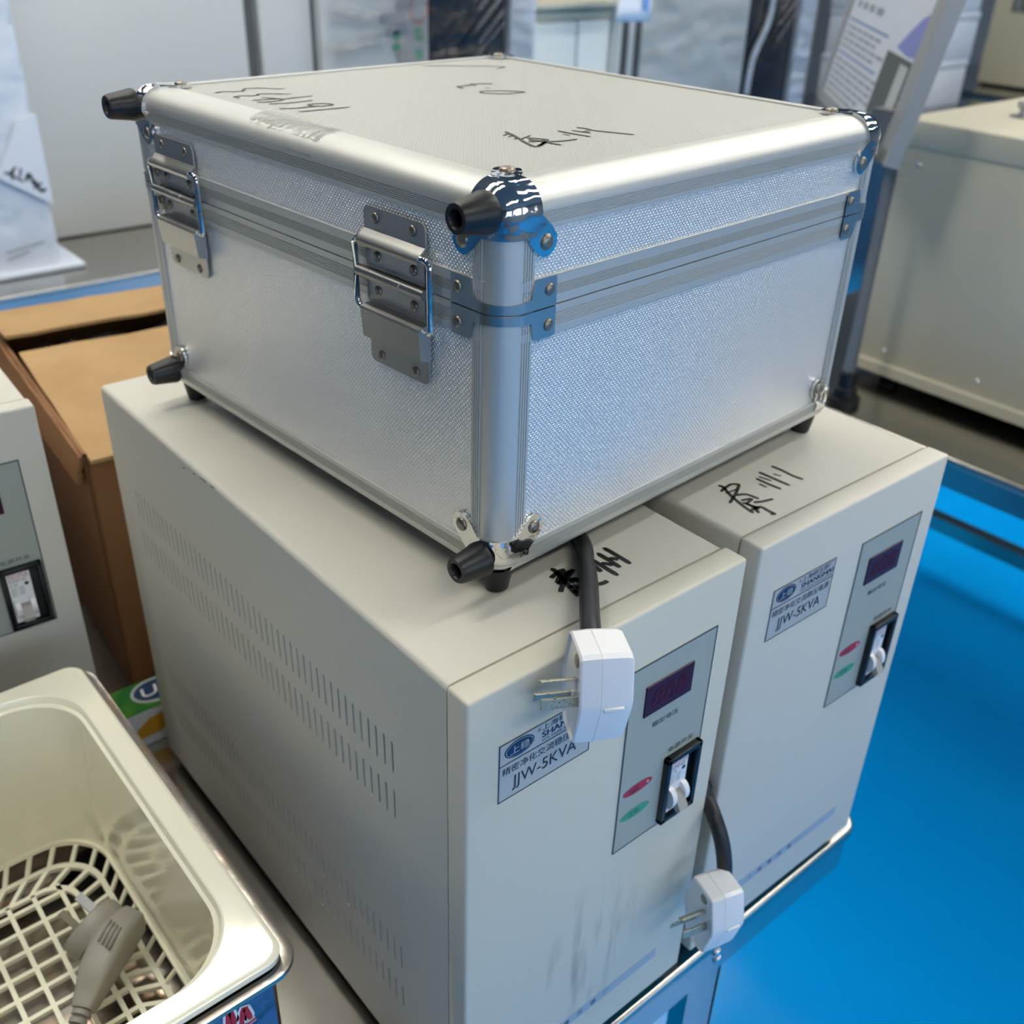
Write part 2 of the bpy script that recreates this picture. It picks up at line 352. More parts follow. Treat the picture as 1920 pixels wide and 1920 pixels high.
# ---------------------------------------------------------------- voltage regulators
RW, RD, RHH, RT = 0.2224, 0.4949, 0.400, 0.0195
def regulator(label, loc, rz, ink=None, scratches=False, slots=True):
    t = thing('voltage_regulator', label, 'regulator', (loc[0], loc[1], loc[2] + T), rz, 'grey voltage regulators')
    e = 0.0012; x0, x1, y0, y1, z0, z1 = e, RW - e, RT, RD, 0.0, RHH - 0.001; r = 0.004
    bm = B()
    # folded sheet body: rounded upper edges along the depth
    prof = [(x0, z1 - r)] + [(x0 + r - r * math.cos(a), z1 - r + r * math.sin(a)) for a in [PI / 2 * k / 5 for k in range(1, 6)]]
    prof += [(x1 - r + r * math.sin(a), z1 - r + r * math.cos(a)) for a in [PI / 2 * k / 5 for k in range(0, 6)]] + [(x1, z0)]
    for i in range(len(prof) - 1):
        (a, b), (c, d) = prof[i], prof[i + 1]
        f = poly(bm, [(a, y0, b), (c, y0, d), (c, y1, d), (a, y1, b)]); f.smooth = True
    poly(bm, [(p[0], y1, p[1]) for p in prof] + [(x0, y1, z0)]); poly(bm, [(p[0], y0, p[1]) for p in prof] + [(x0, y0, z0)])
    poly(bm, [(x0, y0, z0), (x1, y0, z0), (x1, y1, z0), (x0, y1, z0)])
    # left wall with four rows of ventilation slots cut through
    edges = []; slot_loops = []
    def loop(pts):
        vs = [bm.verts.new(p) for p in pts]
        es = [bm.edges.new((vs[i], vs[(i + 1) % len(vs)])) for i in range(len(vs))]; edges.extend(es); return vs
    loop([(x0, y0, z0), (x0, y1, z0), (x0, y1, z1 - r), (x0, y0, z1 - r)])
    if slots:
        for za, zb in ((0.2935, 0.3195), (0.2535, 0.2795), (0.1045, 0.1320), (0.0620, 0.0875)):
            for k in range(45):
                yc = 0.0745 + k * 0.00863; h = 0.00115
                ring = [(yc - h, za + h), (yc - h * .5, za), (yc + h * .5, za), (yc + h, za + h), (yc + h, zb - h), (yc + h * .5, zb), (yc - h * .5, zb), (yc - h, zb - h)]
                slot_loops.append(loop([(x0, p[0], p[1]) for p in ring]))
    bmesh.ops.triangle_fill(bm, edges=edges, use_beauty=True, use_dissolve=False)
    bad = [f for f in bm.faces if all(abs(v.co.x - x0) < 1e-6 for v in f.verts) and slots and len(f.verts) == 3 and any(
        abs(f.calc_center_median().y - (0.0745 + k * 0.00863)) < 0.0009 for k in range(45)) and any(za < f.calc_center_median().z < zb for za, zb in ((0.2935, 0.3195), (0.2535, 0.2795), (0.1045, 0.1320), (0.0620, 0.0875)))
        and max(v.co.y for v in f.verts) - min(v.co.y for v in f.verts) < 0.0024]
    bmesh.ops.delete(bm, geom=bad, context='FACES_ONLY')
    for vs in slot_loops:                    # sheet thickness
        iv = [bm.verts.new(v.co + Vector((0.0012, 0, 0))) for v in vs]; n = len(vs)
        for i in range(n): bm.faces.new((vs[i], vs[(i + 1) % n], iv[(i + 1) % n], iv[i]))
    if slots: box(bm, x0 + 0.0035, x0 + 0.004, 0.05, 0.48, 0.04, 0.34, mi=1)  # near-black sheet behind the slots, painted in for the interior's shade
    if ink:
        for s in ink: stroke(bm, [(a / 1e4, b / 1e4) for a, b in s], 0.0034 if scratches else 0.0024, lambda u, v: (u, v, z1 + 0.0003), 2)
    if scratches:
        fn = lambda u, v: (x0 - 0.0002, u, v)
        for s in ([(.178, .3718), (.1558, .3734), (.1374, .3694), (.1248, .3635), (.1105, .3577), (.0975, .3506), (.0718, .3431), (.0525, .3325)], [(.1607, .3541), (.1447, .3442), (.1315, .3315)]):
            stroke(bm, s, 0.0006, fn, 3)
        for y_, z_, l in ((.30, .3955, .010), (.287, .3965, .006), (.335, .391, .005), (.318, .3940, .004)):
            stroke(bm, [(y_, z_), (y_ + l, z_ - .0008)], 0.0014, fn, 4)
    obj('body', bm, [M_paint, M_dark, M_ink, M_scr, M_chip], t, recalc=True)
    # front panel
    bm = B(); box(bm, 0, RW, 0, RT - 0.0012, 0, RHH, 0.0022, 0, 3)
    if False:
        rnd = random.Random(3)
        for cx, cz, w, h in ((.124, .128, .006, .030), (.110, .116, .007, .022), (.098, .106, .006, .020), (.134, .080, .008, .022), (.116, .074, .006, .016), (.060, .115, .004, .024)):
            for k in range(5):
                u = cx + rnd.uniform(-w, w) * .7; v = cz + rnd.uniform(-h, h) * .3; hh = h * rnd.uniform(.3, .6)
                stroke(bm, [(u - .002, v - hh), (u, v), (u + .003, v + hh)], rnd.uniform(.001, .0024), lambda a, b: (a, -0.00006, b), 1)
    obj('front_panel', bm, [M_paint_d if scratches else M_paint], t, smooth=30)
    F = lambda d: (lambda x, z: (x, -d, z))
    # control plate
    bm = B(); cx0, cx1, cz0, cz1 = 0.1235, 0.2015, 0.2015, 0.358
    box(bm, cx0, cx1, -0.0006, 0.0004, cz0, cz1)
    o = 0.0009
    for a, b, c, d in ((cx0, cx1, cz0, cz0 + o), (cx0, cx1, cz1 - o, cz1), (cx0, cx0 + o, cz0, cz1), (cx1 - o, cx1, cz0, cz1)): poly(bm, [(a, -.0008, c), (b, -.0008, c), (b, -.0008, d), (a, -.0008, d)], 1)
    text(bm, '输出电压', F(.0008), .1480, .3010, .0047, .0245, 1); text(bm, '电源开关', F(.0008), .1682, .2676, .0045, .0245, 1)
    for cz, mi in ((.2533, 2), (.2310, 3)):
        poly(bm, [(.1413 + .0138 * math.cos(a), -.0009, cz + .0042 * math.sin(a)) for a in [2 * PI * k / 28 for k in range(28)]], mi)
    poly(bm, [(.1505 + .0012 * math.cos(a), -.0011, .2535 + .0012 * math.sin(a)) for a in [2 * PI * k / 12 for k in range(12)]], 4)
    text(bm, '过压', F(.0011), .1335, .2512, .0042, .009, 1); text(bm, '工作', F(.0011), .1350, .2290, .0042, .010, 1)
    obj('control_plate', bm, [M_plate, M_line, M_red, M_green, M_label], t)
    bm = B(); box(bm, .138, .182, -.0016, .0, .3148, .3392, .0004)
    text(bm, '888', F(.0018), .1435, .3195, .0150, .032, 1, shear=.12)
    obj('display_window', bm, [M_disp, M_seg], t)
    # breaker
    bm = B(); bx0, bx1, bz0, bz1 = .1652, .1992, .2045, .2645; dd = .0055
    for a, b, c, d in ((bx0, bx0 + .0040, bz0, bz1), (bx1 - .0040, bx1, bz0, bz1), (bx0, bx1, bz0, bz0 + .0045), (bx0, bx1, bz1 - .0045, bz1)): box(bm, a, b, -dd, 0, c, d, .0008)
    box(bm, bx0 + .002, bx1 - .002, -.0007, -.0003, bz0 + .002, bz1 - .002)
    obj('breaker_bezel', bm, M_black, t, smooth=30)
    bm = B(); ux0, ux1 = .1700, .1885
    box(bm, ux0, ux1, -.0030, -.0007, .2105, .2595, .0005)
    text(bm, 'PEOPLE', F(.0032), ux0 + .0012, .2552, .0028, .0158, 1)
    poly(bm, [(ux0 + .001, -.0032, .2540), (ux1 - .001, -.0032, .2540), (ux1 - .001, -.0032, .2544), (ux0 + .001, -.0032, .2544)], 1)
    text(bm, 'DZ47-63', F(.0032), ux0 + .0014, .2505, .0026, .0135, 2); text(bm, 'C 32', F(.0032), ux0 + .0014, .2468, .0024, .006, 2)
    for k in range(4): text(bm, '400V~ 6000', F(.0032), ux0 + .0014, .2440 - k * .0022, .0012, .0105, 2)
    poly(bm, [(ux1 - .004 + .0018 * math.cos(a), -.0032, .2472 + .0018 * math.sin(a)) for a in [2 * PI * k / 12 for k in range(12)]], 2)
    br = obj('circuit_breaker', bm, [M_white, M_red, M_line], t)
    bm = B()                                  # rounded guards and the lever between them
    for sx in (ux0 + .0010, ux1 - .0052):
        prism(bm, [(sx, -.003 - .0062 * math.sin(a), .2255 + .0088 * math.cos(a)) for a in [PI * k / 10 for k in range(11)]], (.0042, 0, 0))
    obj('toggle_guard', bm, M_white, br, smooth=35)
    bm = B(); prism(bm, [(ux0 + .0052, -.003, .2290), (ux0 + .0052, -.0075, .2270), (ux0 + .0052, -.0125, .2180), (ux0 + .0052, -.0105, .2140), (ux0 + .0052, -.0065, .2170), (ux0 + .0052, -.003, .2200)], (.0082, 0, 0))
    obj('toggle_lever', bm, M_lever, br)
    # nameplate
    bm = B(); nx0, nx1, nz0, nz1 = .0215, .0915, .316, .3592; box(bm, nx0, nx1, -.0005, .0002, nz0, nz1); o = .0007
    for a, b, c, d in ((nx0, nx1, nz0, nz0 + o), (nx0, nx1, nz1 - o, nz1), (nx0, nx0 + o, nz0, nz1), (nx1 - o, nx1, nz0, nz1), (nx0, nx1, .3430, .3437)): poly(bm, [(a, -.0007, c), (b, -.0007, c), (b, -.0007, d), (a, -.0007, d)], 1)
    el = lambda rx, rz, d, mi: poly(bm, [(.0361 + rx * math.cos(a), -d, .3514 + rz * math.sin(a)) for a in [2 * PI * k / 36 for k in range(36)]], mi)
    el(.0108, .0062, .0007, 2); el(.0099, .0054, .0008, 0); el(.0095, .0051, .0009, 2)
    text(bm, '上稳', F(.0010), .0292, .3484, .0058, .0140, 0)
    text(bm, '®', F(.0008), .0490, .3540, .0026, .0026, 2)
    text(bm, '上海稳压器厂', F(.0008), .0525, .3532, .0044, .0365, 2); text(bm, 'SHANGHAI', F(.0008), .0525, .3480, .0042, .0365, 2); text(bm, 'SHANGHAI', F(.00085), .0528, .3480, .0042, .0365, 2)
    text(bm, 'VOLTAGE REGULATOR', F(.0008), .0525, .3450, .0019, .0365, 2)
    text(bm, '精密净化交流稳压电源', F(.0008), .0240, .3352, .0056, .0640, 1); text(bm, 'JJW-5KVA', F(.0008), .0315, .3205, .0112, .0490, 1)
    obj('nameplate', bm, [M_label, M_line, M_navy], t)
    bm = B(); sz = .0385; box(bm, .030, .189, -.0003, .0002, sz, sz + .0105)
    for k, ch in enumerate('上海稳压器厂'): text(bm, ch, F(.0005), .064 + k * .0135, sz + .0028, .0050, .0056, 1)
    obj('maker_strip', bm, [M_strip, M_navy], t)
    for fx, fy in ((.03, .05), (RW - .03, .05), (.03, RD - .04), (RW - .03, RD - .04)):
        bm = B(); lathe(bm, [(.012, 0), (.014, .0148)], (fx, fy, -.0149), (0, 0, 1), 16); obj('rubber_foot', bm, M_rubber, t)
    return t
def dirty_paint():
    """the coat with rubbed grey dirt: upright streaks in one patch of the panel"""
    m = mat('rubbed_powder_coat', (214, 210, 194), 0.45, 0, 0.4, bump=(900, 0.12, 0.0004)); nt = m.node_tree; b = nt.nodes['Principled BSDF']; L = nt.links.new
    tc = nt.nodes.new('ShaderNodeTexCoord')
    mp = nt.nodes.new('ShaderNodeMapping'); mp.inputs['Scale'].default_value = (1, 1, 0.16); mp.inputs['Rotation'].default_value = (0, 0.10, 0); L(tc.outputs['Object'], mp.inputs[0])
    n = nt.nodes.new('ShaderNodeTexNoise'); n.inputs['Scale'].default_value = 85; n.inputs['Detail'].default_value = 2; L(mp.outputs[0], n.inputs['Vector'])
    r = nt.nodes.new('ShaderNodeMapRange'); r.inputs[1].default_value = 0.50; r.inputs[2].default_value = 0.74; L(n.outputs['Fac'], r.inputs['Value'])
    m2 = nt.nodes.new('ShaderNodeMapping'); m2.inputs['Location'].default_value = (-1.72, 0, -1.22); m2.inputs['Scale'].default_value = (16, 1, 11.5); L(tc.outputs['Object'], m2.inputs[0])
    g = nt.nodes.new('ShaderNodeTexGradient'); g.gradient_type = 'SPHERICAL'; L(m2.outputs[0], g.inputs[0])
    q = nt.nodes.new('ShaderNodeMath'); q.operation = 'MULTIPLY'; L(r.outputs[0], q.inputs[0]); L(g.outputs['Fac'], q.inputs[1])
    q2 = nt.nodes.new('ShaderNodeMath'); q2.operation = 'MULTIPLY'; q2.inputs[1].default_value = 0.75; L(q.outputs[0], q2.inputs[0])
    mx = nt.nodes.new('ShaderNodeMix'); mx.data_type = 'RGBA'; mx.inputs[6].default_value = lin((214, 210, 194)); mx.inputs[7].default_value = lin((112, 108, 102))
    L(q2.outputs[0], mx.inputs[0]); L(mx.outputs[2], b.inputs['Base Color']); return m
M_paint_d = dirty_paint()
M_strip = mat('maker_strip', (164, 178, 192), 0.3)
INK_A=[[(1586,637),(1596,614),(1600,415)],[(1509,618),(1519,595),(1520,425)],[(1438,595),(1439,581),(1446,371)],[(1398,541),(1400,531),(1393,462)],[(1530,535),(1554,524),(1571,494)],[(1456,530),(1480,507),(1502,471)],[(1162,672),(1174,648),(1152,557),(1126,452),(1103,358)],[(1101,600),(1148,613),(1195,623),(1231,614)],[(1096,537),(1144,572),(1194,592),(1219,577)],[(1275,589),(1211,556),(1153,529),(1085,484),(1049,455)],[(1091,523),(1124,533),(1174,558),(1252,589)],[(1161,514),(1192,512),(1227,490)],[(1163,486),(1204,507),(1209,459)],[(1231,424),(1272,384),(1321,368),(1354,370)],[(1120,457),(1164,441),(1177,379)],[(1108,397),(1171,418),(1224,359)]]
INK_B=[[(978,703),(986,612),(983,513),(1000,433)],[(826,696),(835,590),(847,434)],[(735,646),(739,546),(753,439)],[(889,616),(909,560)],[(687,583),(692,516)],[(772,652),(796,558)],[(431,741),(442,701),(403,620),(356,470),(330,341)],[(377,670),(513,697),(569,655)],[(564,659),(443,590),(302,526)],[(388,632),(503,625)],[(423,574),(494,537),(514,444)],[(395,503),(474,473),(391,445),(417,365),(339,378)],[(445,434),(505,406),(595,384)],[(368,386),(436,366),(438,305),(438,246),(414,264)],[(386,479),(397,395),(360,319)]]
INK_CASE=[[(1028,1088),(999,996),(947,880),(902,784),(872,681),(939,695),(1017,744)],[(943,1013),(1007,1035)],[(936,965),(993,978)],[(918,900),(963,911)],[(952,876),(1072,922)],[(1003,883),(1067,773),(933,796)],[(898,683),(969,715),(1054,761)],[(1034,732),(1110,699),(1219,687)],[(982,846),(1005,732),(1024,626)],[(1307,929),(1312,843),(1337,691)],[(1255,838),(1266,785)],[(1383,886),(1406,823),(1420,767)],[(1418,824),(1465,819)],[(1479,937),(1499,890),(1495,817),(1538,708),(1598,583)],[(1909,2283),(1886,2213),(1985,2117),(2160,2087),(2072,2210),(1920,2289)],[(2060,2398),(2063,2349)],[(2238,2506),(2083,2577),(2066,2497)],[(2051,2541),(1921,2542),(1909,2461)],[(2409,3528),(2688,3333),(2934,3142),(2801,3072)],[(354,3230),(378,3206)],[(354,3230),(416,3240),(519,3186),(571,3230),(621,3280),(710,3232),(830,3114)],[(368,3022),(377,2948)],[(370,3021),(436,3026),(515,2979),(570,3026),(658,2980),(744,2899)],[(398,2834),(489,2813),(583,2791)],[(507,2902),(579,2754),(458,2724),(389,2762)],[(588,2768),(706,2771),(822,2765)],[(408,2653),(548,2618),(723,2619)],[(370,2473),(458,2432),(587,2419),(675,2398),(738,2414),(711,2478),(610,2499),(597,2424)],[(412,2311),(583,2293),(776,2274)]]

regulator('near grey voltage regulator with vented side and smudged front under the silver case', (0, 0, 0), 0, INK_A, True)
regulator('second grey voltage regulator at the right table end with clean front and full nameplate', (0.2375, 0.0006, 0), -0.0094, INK_B, False)
regulator('grey voltage regulator at the left edge beside the open cardboard box', (-0.0535 - RW * math.cos(-.05), 0.4873 - RW * math.sin(-.05), 0), -0.05)

# ---------------------------------------------------------------- aluminium flight case
KA, KB = 0.3545, 0.3835
H0, HS, HT = 0.0155, 0.1725, 0.2345          # base bottom, lid seam, top, above the feet
case = thing('flight_case', 'silver aluminium flight case with chrome corners on top of two grey regulators', 'case', (0.06489, 0.05785, 0.400 + T), 0.06591)
SIDES = {'L': (lambda s, i, z: (i, s, z), KB), 'R': (lambda s, i, z: (s, i, z), KA),
         'P': (lambda s, i, z: (s, KB - i, z), KA), 'Q': (lambda s, i, z: (KA - i, s, z), KB)}
pi_ = 0.0009
# knurled sheet walls
def shell(za, zb):
    bm = B(); P = rrect(pi_, KA - pi_, pi_, KB - pi_, .0165, 6)
    loops(bm, [[(x, y, za) for x, y in P], [(x, y, zb) for x, y in P]], cap0=True, cap1=True); return bm
base = obj('base_shell', shell(H0 + .0075, HS - .0003), M_knurl, case, smooth=30)
lid = obj('lid_shell', shell(HS + .0003, HT - .0145), M_knurl, case, smooth=30)
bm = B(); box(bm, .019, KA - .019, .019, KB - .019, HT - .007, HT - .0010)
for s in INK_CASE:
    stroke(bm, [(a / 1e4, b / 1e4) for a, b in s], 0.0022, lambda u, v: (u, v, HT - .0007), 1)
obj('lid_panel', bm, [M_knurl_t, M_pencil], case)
def groove(z0, z1, n, d=0.00055):
    """(inset, z) zig-zag of n grooves running down from z0 to z1"""
    out = []; p = (z0 - z1) / n
    for k in range(n):
        a = z0 - k * p; out += [(0, a), (0, a - p * .42), (d, a - p * .55), (d, a - p * .92)]
    return out + [(0, z1)]
def trim(name, prof, sides, margin, par, m=M_alu):
    for k in sides:
        fn, L = SIDES[k]; bm = B()
        loops(bm, [[fn(margin, i, z) for i, z in prof], [fn(L - margin, i, z) for i, z in prof]], closed_ring=False, smooth=True)
        o = obj(name, bm, m, par, smooth=28)
top_prof = [(.0225, HT - .0013), (.0225, HT), (.0172, HT)] + [(.017 - .017 * math.sin(a), HT - .0125 + .0125 * math.cos(a)) for a in [PI / 2 * k / 12 for k in range(0, 13)]]
top_prof += groove(HT - .0128, HT - .0192, 6) + [(0, HT - .0214), (.0012, HT - .0216)]
trim('top_trim', top_prof, 'LRPQ', .0125, case)
trim('lid_seam_trim', [(.0012, HS + .0164), (-.0003, HS + .0160), (0, HS + .0156), (0, HS + .0112)] + groove(HS + .0110, HS + .0054, 6) + [(0, HS + .0004), (.001, HS + .0002)], 'LRPQ', .0125, case)
trim('base_seam_trim', [(.001, HS - .0002), (0, HS - .0004), (0, HS - .0036)] + groove(HS - .0038, HS - .0114, 6) + [(0, HS - .0158), (.0012, HS - .0160)], 'LRPQ', .0125, case)
trim('bottom_trim', [(.0012, H0 + .0172), (0, H0 + .0170), (0, H0 + .0142)] + groove(H0 + .0140, H0 + .0080, 6) + [(.0065 - .0065 * math.cos(a), H0 + .0065 - .0065 * math.sin(a)) for a in [PI / 2 * k / 8 for k in range(1, 9)]] + [(.02, H0)], 'LRPQ', .0125, case)
# rounded vertical corner posts with grooves at both edges
CORN = [(0, 0, 1, 1), (KA, 0, -1, 1), (0, KB, 1, -1), (KA, KB, -1, -1)]
PR = .0135
def post_prof():
    h = [(.0215, .0010), (.0215, -.0002)]
    for k in range(4): a = .0208 - k * .0017; h += [(a, -.0002), (a - .0008, -.0002), (a - .0010, .0004), (a - .0016, .0004)]
    arc = [(PR - PR * math.sin(t), PR - PR * math.cos(t)) for t in [PI / 2 * k / 12 for k in range(13)]]
    return h + arc + [(b, a) for a, b in h[::-1]]
for cx, cy, sx, sy in CORN:
    for za, zb in ((H0 + .006, HS - .0002), (HS + .0002, HT - .012)):
        bm = B(); P = post_prof(); loops(bm, [[(cx + sx * a, cy + sy * b, za) for a, b in P], [(cx + sx * a, cy + sy * b, zb) for a, b in P]], closed_ring=False)
        obj('corner_post', bm, M_alu, case, smooth=28)
# chrome ball corners
def rb(q, r=.0140, off=.0016):
    c = Vector([max(v, r) for v in q]); d = Vector(q) - c
    return c + d.normalized() * (r + off) if d.length > 1e-9 else c
def ball_corner(cx, cy, cz, sx, sy, sz, foot_side):
    tr = lambda p: (cx + sx * p[0], cy + sy * p[1], cz + sz * p[2])
    bm = B(); N, Mr = 30, 14; S, ear, er = .0245, .0272, .0080
    def R(th):                                # outline radius at angle th: a square with a round ear on the diagonal
        c, s = math.cos(th), math.sin(th); r = S / max(c, s); d = ear * (c + s); disc = d * d - 2 * ear * ear + er * er
        if disc > 0: r = max(r, d + math.sqrt(disc))
        return r
    faces3 = (lambda a, b: (a, b, 0), lambda a, b: (a, 0, b), lambda a, b: (0, a, b))
    for fn in faces3:
        ths = [PI / 2 * k / N for k in range(N + 1)]
        rings = []
        for t in range(1, Mr + 1):
            rings.append([tr(rb(fn(R(th) * math.cos(th) * t / Mr, R(th) * math.sin(th) * t / Mr))) for th in ths])
        loops(bm, [[tr(rb(fn(1e-6, 1e-6)))] * (N + 1)] + rings, closed_ring=False)
        # rolled rim down to the sheet
        rim = [tr(rb(fn(R(th) * math.cos(th), R(th) * math.sin(th)), off=-.0004)) for th in ths]
        loops(bm, [rings[-1], rim], closed_ring=False)
    bmesh.ops.remove_doubles(bm, verts=bm.verts[:], dist=5e-6)
    o = obj('corner_cap', bm, M_chrome, case, smooth=50)
    for fn, ax in ((faces3[0], (0, 0, -1)), (faces3[1], (0, -1, 0)), (faces3[2], (-1, 0, 0))):
        p = tr(rb(fn(ear + .0005, ear + .0005))); a = (ax[0] * sx, ax[1] * sy, ax[2] * sz)
        bm = B(); lathe(bm, [(.0042, 0), (.0042, .0004), (.0034, .0013), (.0014, .0018)], p, a, 16); obj('rivet', bm, M_rivet, o)
    if foot_side:                             # stubby rubber foot on the hinge-opposite face, hollow with a screw
        p = Vector(tr((-.0014, .0115, .0115))); bm = B()
        lathe(bm, [(.0104, -.001), (.0106, .0015), (.0100, .004), (.0080, .0175), (.0072, .0188), (.0050, .0188), (.0044, .0180), (.0040, .010)], p, (-sx, 0, 0), 28)
        f = obj('rubber_foot', bm, M_rubber, o, smooth=40)
    if sz == 1 and cz < .1:                   # foot under the case
        p = Vector(tr((.0145, .0145, -.0012))); bm = B()
        lathe(bm, [(.0095, -.001), (.0095, .002), (.0072, H0 - .0014), (.0062, H0 - .0012)], p, (0, 0, -1), 24)
        obj('rubber_foot', bm, M_rubber, o, smooth=40)
for cx, cy, sx, sy in CORN:
    ball_corner(cx, cy, HT, sx, sy, -1, cx == 0); ball_corner(cx, cy, H0, sx, sy, 1, cx == 0)
# steel seam clamps wrapping each post, one on the lid and one on the base
def seam_clamp(cx, cy, sx, sy, up):
    Rc = .0150; arc = Rc * PI / 2
    def pt(s, z, d):
        # s: unrolled distance from the middle of the corner, d: outward offset
        if abs(s) <= arc / 2:
            t = (s + arc / 2) / Rc; n = Vector((-math.cos(t), -math.sin(t), 0)); p = Vector((Rc, Rc, 0)) + n * (Rc + d)
        elif s < 0: p = Vector((-d, Rc - s - arc / 2, 0))
        else: p = Vector((Rc + s - arc / 2, -d, 0))
        return (cx + sx * p.x, cy + sy * p.y, HS + z)
    def h(s):
        a = abs(s)
        if a > .0340: return None
        if a > .0320: return .0158 - .0020 + math.sqrt(max(0, .0020 ** 2 - (a - .0320) ** 2))
        if a > .0200: return .0158
        if a > .0180: return .0138 + .0020 * math.sin((a - .0180) / .0020 * PI / 2)
        if a > .0165: return .0060 + .0078 * ((a - .0165) / .0015)
        return .0050 + .0010 * (a / .0165) ** 2
    ss = sorted({round(v, 6) for v in [-.034 + .068 * k / 120 for k in range(121)] + [s * q for s in (-1, 1) for q in (.018, .0165, .0175, .0185, .0172, .0192)]})
    bm = B(); sg = 1 if up else -1; z0 = .0004 * sg; d = .0011
    out0 = [pt(s, z0, d) for s in ss]; out1 = [pt(s, z0 + sg * h(s), d) for s in ss]
    in0 = [pt(s, z0, -.0004) for s in ss]; in1 = [pt(s, z0 + sg * h(s), -.0004) for s in ss]
    loops(bm, [in0, out0, out1, in1], closed_ring=False)
    o = obj('seam_clamp', bm, M_clamp, case, smooth=40)
    for s in (-.0288, .0288):
        p = pt(s, z0 + sg * .0090, d); q = Vector(pt(s, z0 + sg * .0090, d + 1)) - Vector(p)
        bm = B(); lathe(bm, [(.0033, -.0003), (.0033, .0004), (.0026, .0011), (.0010, .0014)], p, q, 16); obj('rivet', bm, M_rivet, o)
for c in CORN:
    seam_clamp(*c, True); seam_clamp(*c, False)
# two draw latches on the left face
def latch(v0):
    """v0: middle of the latch along the left face; the outward direction is -u"""
    t = D.objects.new('latch', None); COL.objects.link(t); t.parent = case; t.location = (0, v0, HS); t.empty_display_size = .02
    def plate(pts, d0, d1, bm):
        prism(bm, [(-d0, p[0], p[1]) for p in pts], (-(d1 - d0), 0, 0))
    def rp(a, b, c, d, r, which='all'):
        P = []
        for (x, y, ang, key) in ((b - r, d - r, 0, 'tr'), (a + r, d - r, 90, 'tl'), (a + r, c + r, 180, 'bl'), (b - r, c + r, 270, 'br')):
            if which == 'all' or key[0] in which:
                P += [(x + r * math.cos(math.radians(ang + 90 * k / 5)), y + r * math.sin(math.radians(ang + 90 * k / 5))) for k in range(6)]
            else: P.append({'tr': (b, d), 'tl': (a, d), 'bl': (a, c), 'br': (b, c)}[key])
        return P
    def riv(par, v, z, d):
        bm = B(); lathe(bm, [(.0030, -.0002), (.0030, .0004), (.0023, .0010), (.0010, .0012)], (-d, v, z), (-1, 0, 0), 16); obj('rivet', bm, M_rivet, par)
    # upper keeper: flat plate then rolled over the bail
    bm = B(); plate(rp(-.0262, .0262, .0218, .0352, .004, 't'), .0002, .0013, bm)
    prof = [(.0004, .0222), (.0014, .0228), (.0040, .0205), (.0066, .0188), (.0074, .0170), (.0066, .0148), (.0050, .0142), (.0050, .0152), (.0060, .0158), (.0062, .0170), (.0058, .0180), (.0034, .0195), (.0010, .0214)]
    prism(bm, [(-d, -.0262, z) for d, z in prof], (0, .0524, 0))
    k1 = obj('keeper_plate', bm, M_nickel, t, smooth=35); riv(k1, .0158, .0298, .0013); riv(k1, -.0158, .0298, .0013)
    # hinge leaves with the barrel between them
    bm = B(); plate(rp(-.0250, .0255, .0020, .0150, .0015, 'b'), .0002, .0012, bm); k2 = obj('hinge_leaf', bm, M_nickel, t); riv(k2, .0158, .0088, .0012); riv(k2, -.0158, .0088, .0012)
    bm = B(); plate(rp(-.0250, .0255, -.0180, -.0052, .0015, 't'), .0002, .0012, bm); k3 = obj('hinge_leaf', bm, M_nickel, t); riv(k3, .0158, -.0106, .0012); riv(k3, -.0158, -.0106, .0012)
    bm = B(); bz = -.0012
    lathe(bm, [(.0012, 0), (.0030, 0), (.0030, .0185), (.0027, .0187), (.0027, .0190), (.0030, .0192), (.0030, .0585), (.0015, .0588)], (-.0038, -.0285, bz), (0, 1, 0), 20)
    obj('hinge_barrel', bm, M_nickel, t, smooth=40)
    # wire bail
    bm = B(); a, b, c, d, r = -.0335, .0310, -.0215, .0178, .004
    tube(bm, [(-.0045, p[0], p[1]) for p in rrect(a, b, c, d, r, 5)], .0019, 12, closed=True); obj('bail', bm, M_chrome, t, smooth=60)
    # lower hook box and its riveted tab
    bm = B(); prof = [(.0003, -.0180), (.0062, -.0182), (.0086, -.0190), (.0088, -.0205), (.0074, -.0370), (.0010, -.0390), (.0003, -.0390)]
    prism(bm, [(-p, -.0285, z) for p, z in prof], (0, .0515, 0)); k4 = obj('hook_cover', bm, M_nickel, t)
    bm = B(); plate(rp(-.0275, .0245, -.0535, -.0385, .004, 'b'), .0002, .0013, bm); k5 = obj('hook_plate', bm, M_nickel, t); riv(k5, .0148, -.0485, .0013); riv(k5, -.0160, -.0485, .0013)
    return t
latch(.0830); latch(.3215)
# wrinkled leftover of clear tape over the front roll
bm = B(); rnd = random.Random(5); rows = []
tp = [(.026, HT + .0003), (.020, HT + .0004), (.0150, HT + .0003), (.0100, HT - .0012), (.0060, HT - .0034), (.0030, HT - .0066), (.0006, HT - .0108)]
for k in range(25):
    v = .158 + .078 * k / 24; n = []
    for j, (i, z) in enumerate(tp):
        n.append((i - .0002 - rnd.uniform(0, .0006), v + (j - 4) * -.0006 + rnd.uniform(-.0012, .0012), z + rnd.uniform(0, .0003)))
    rows.append(n)
loops(bm, rows, closed_ring=False); obj('clear_tape', bm, M_tape, case, smooth=60)['label'] = 'wrinkled clear tape'

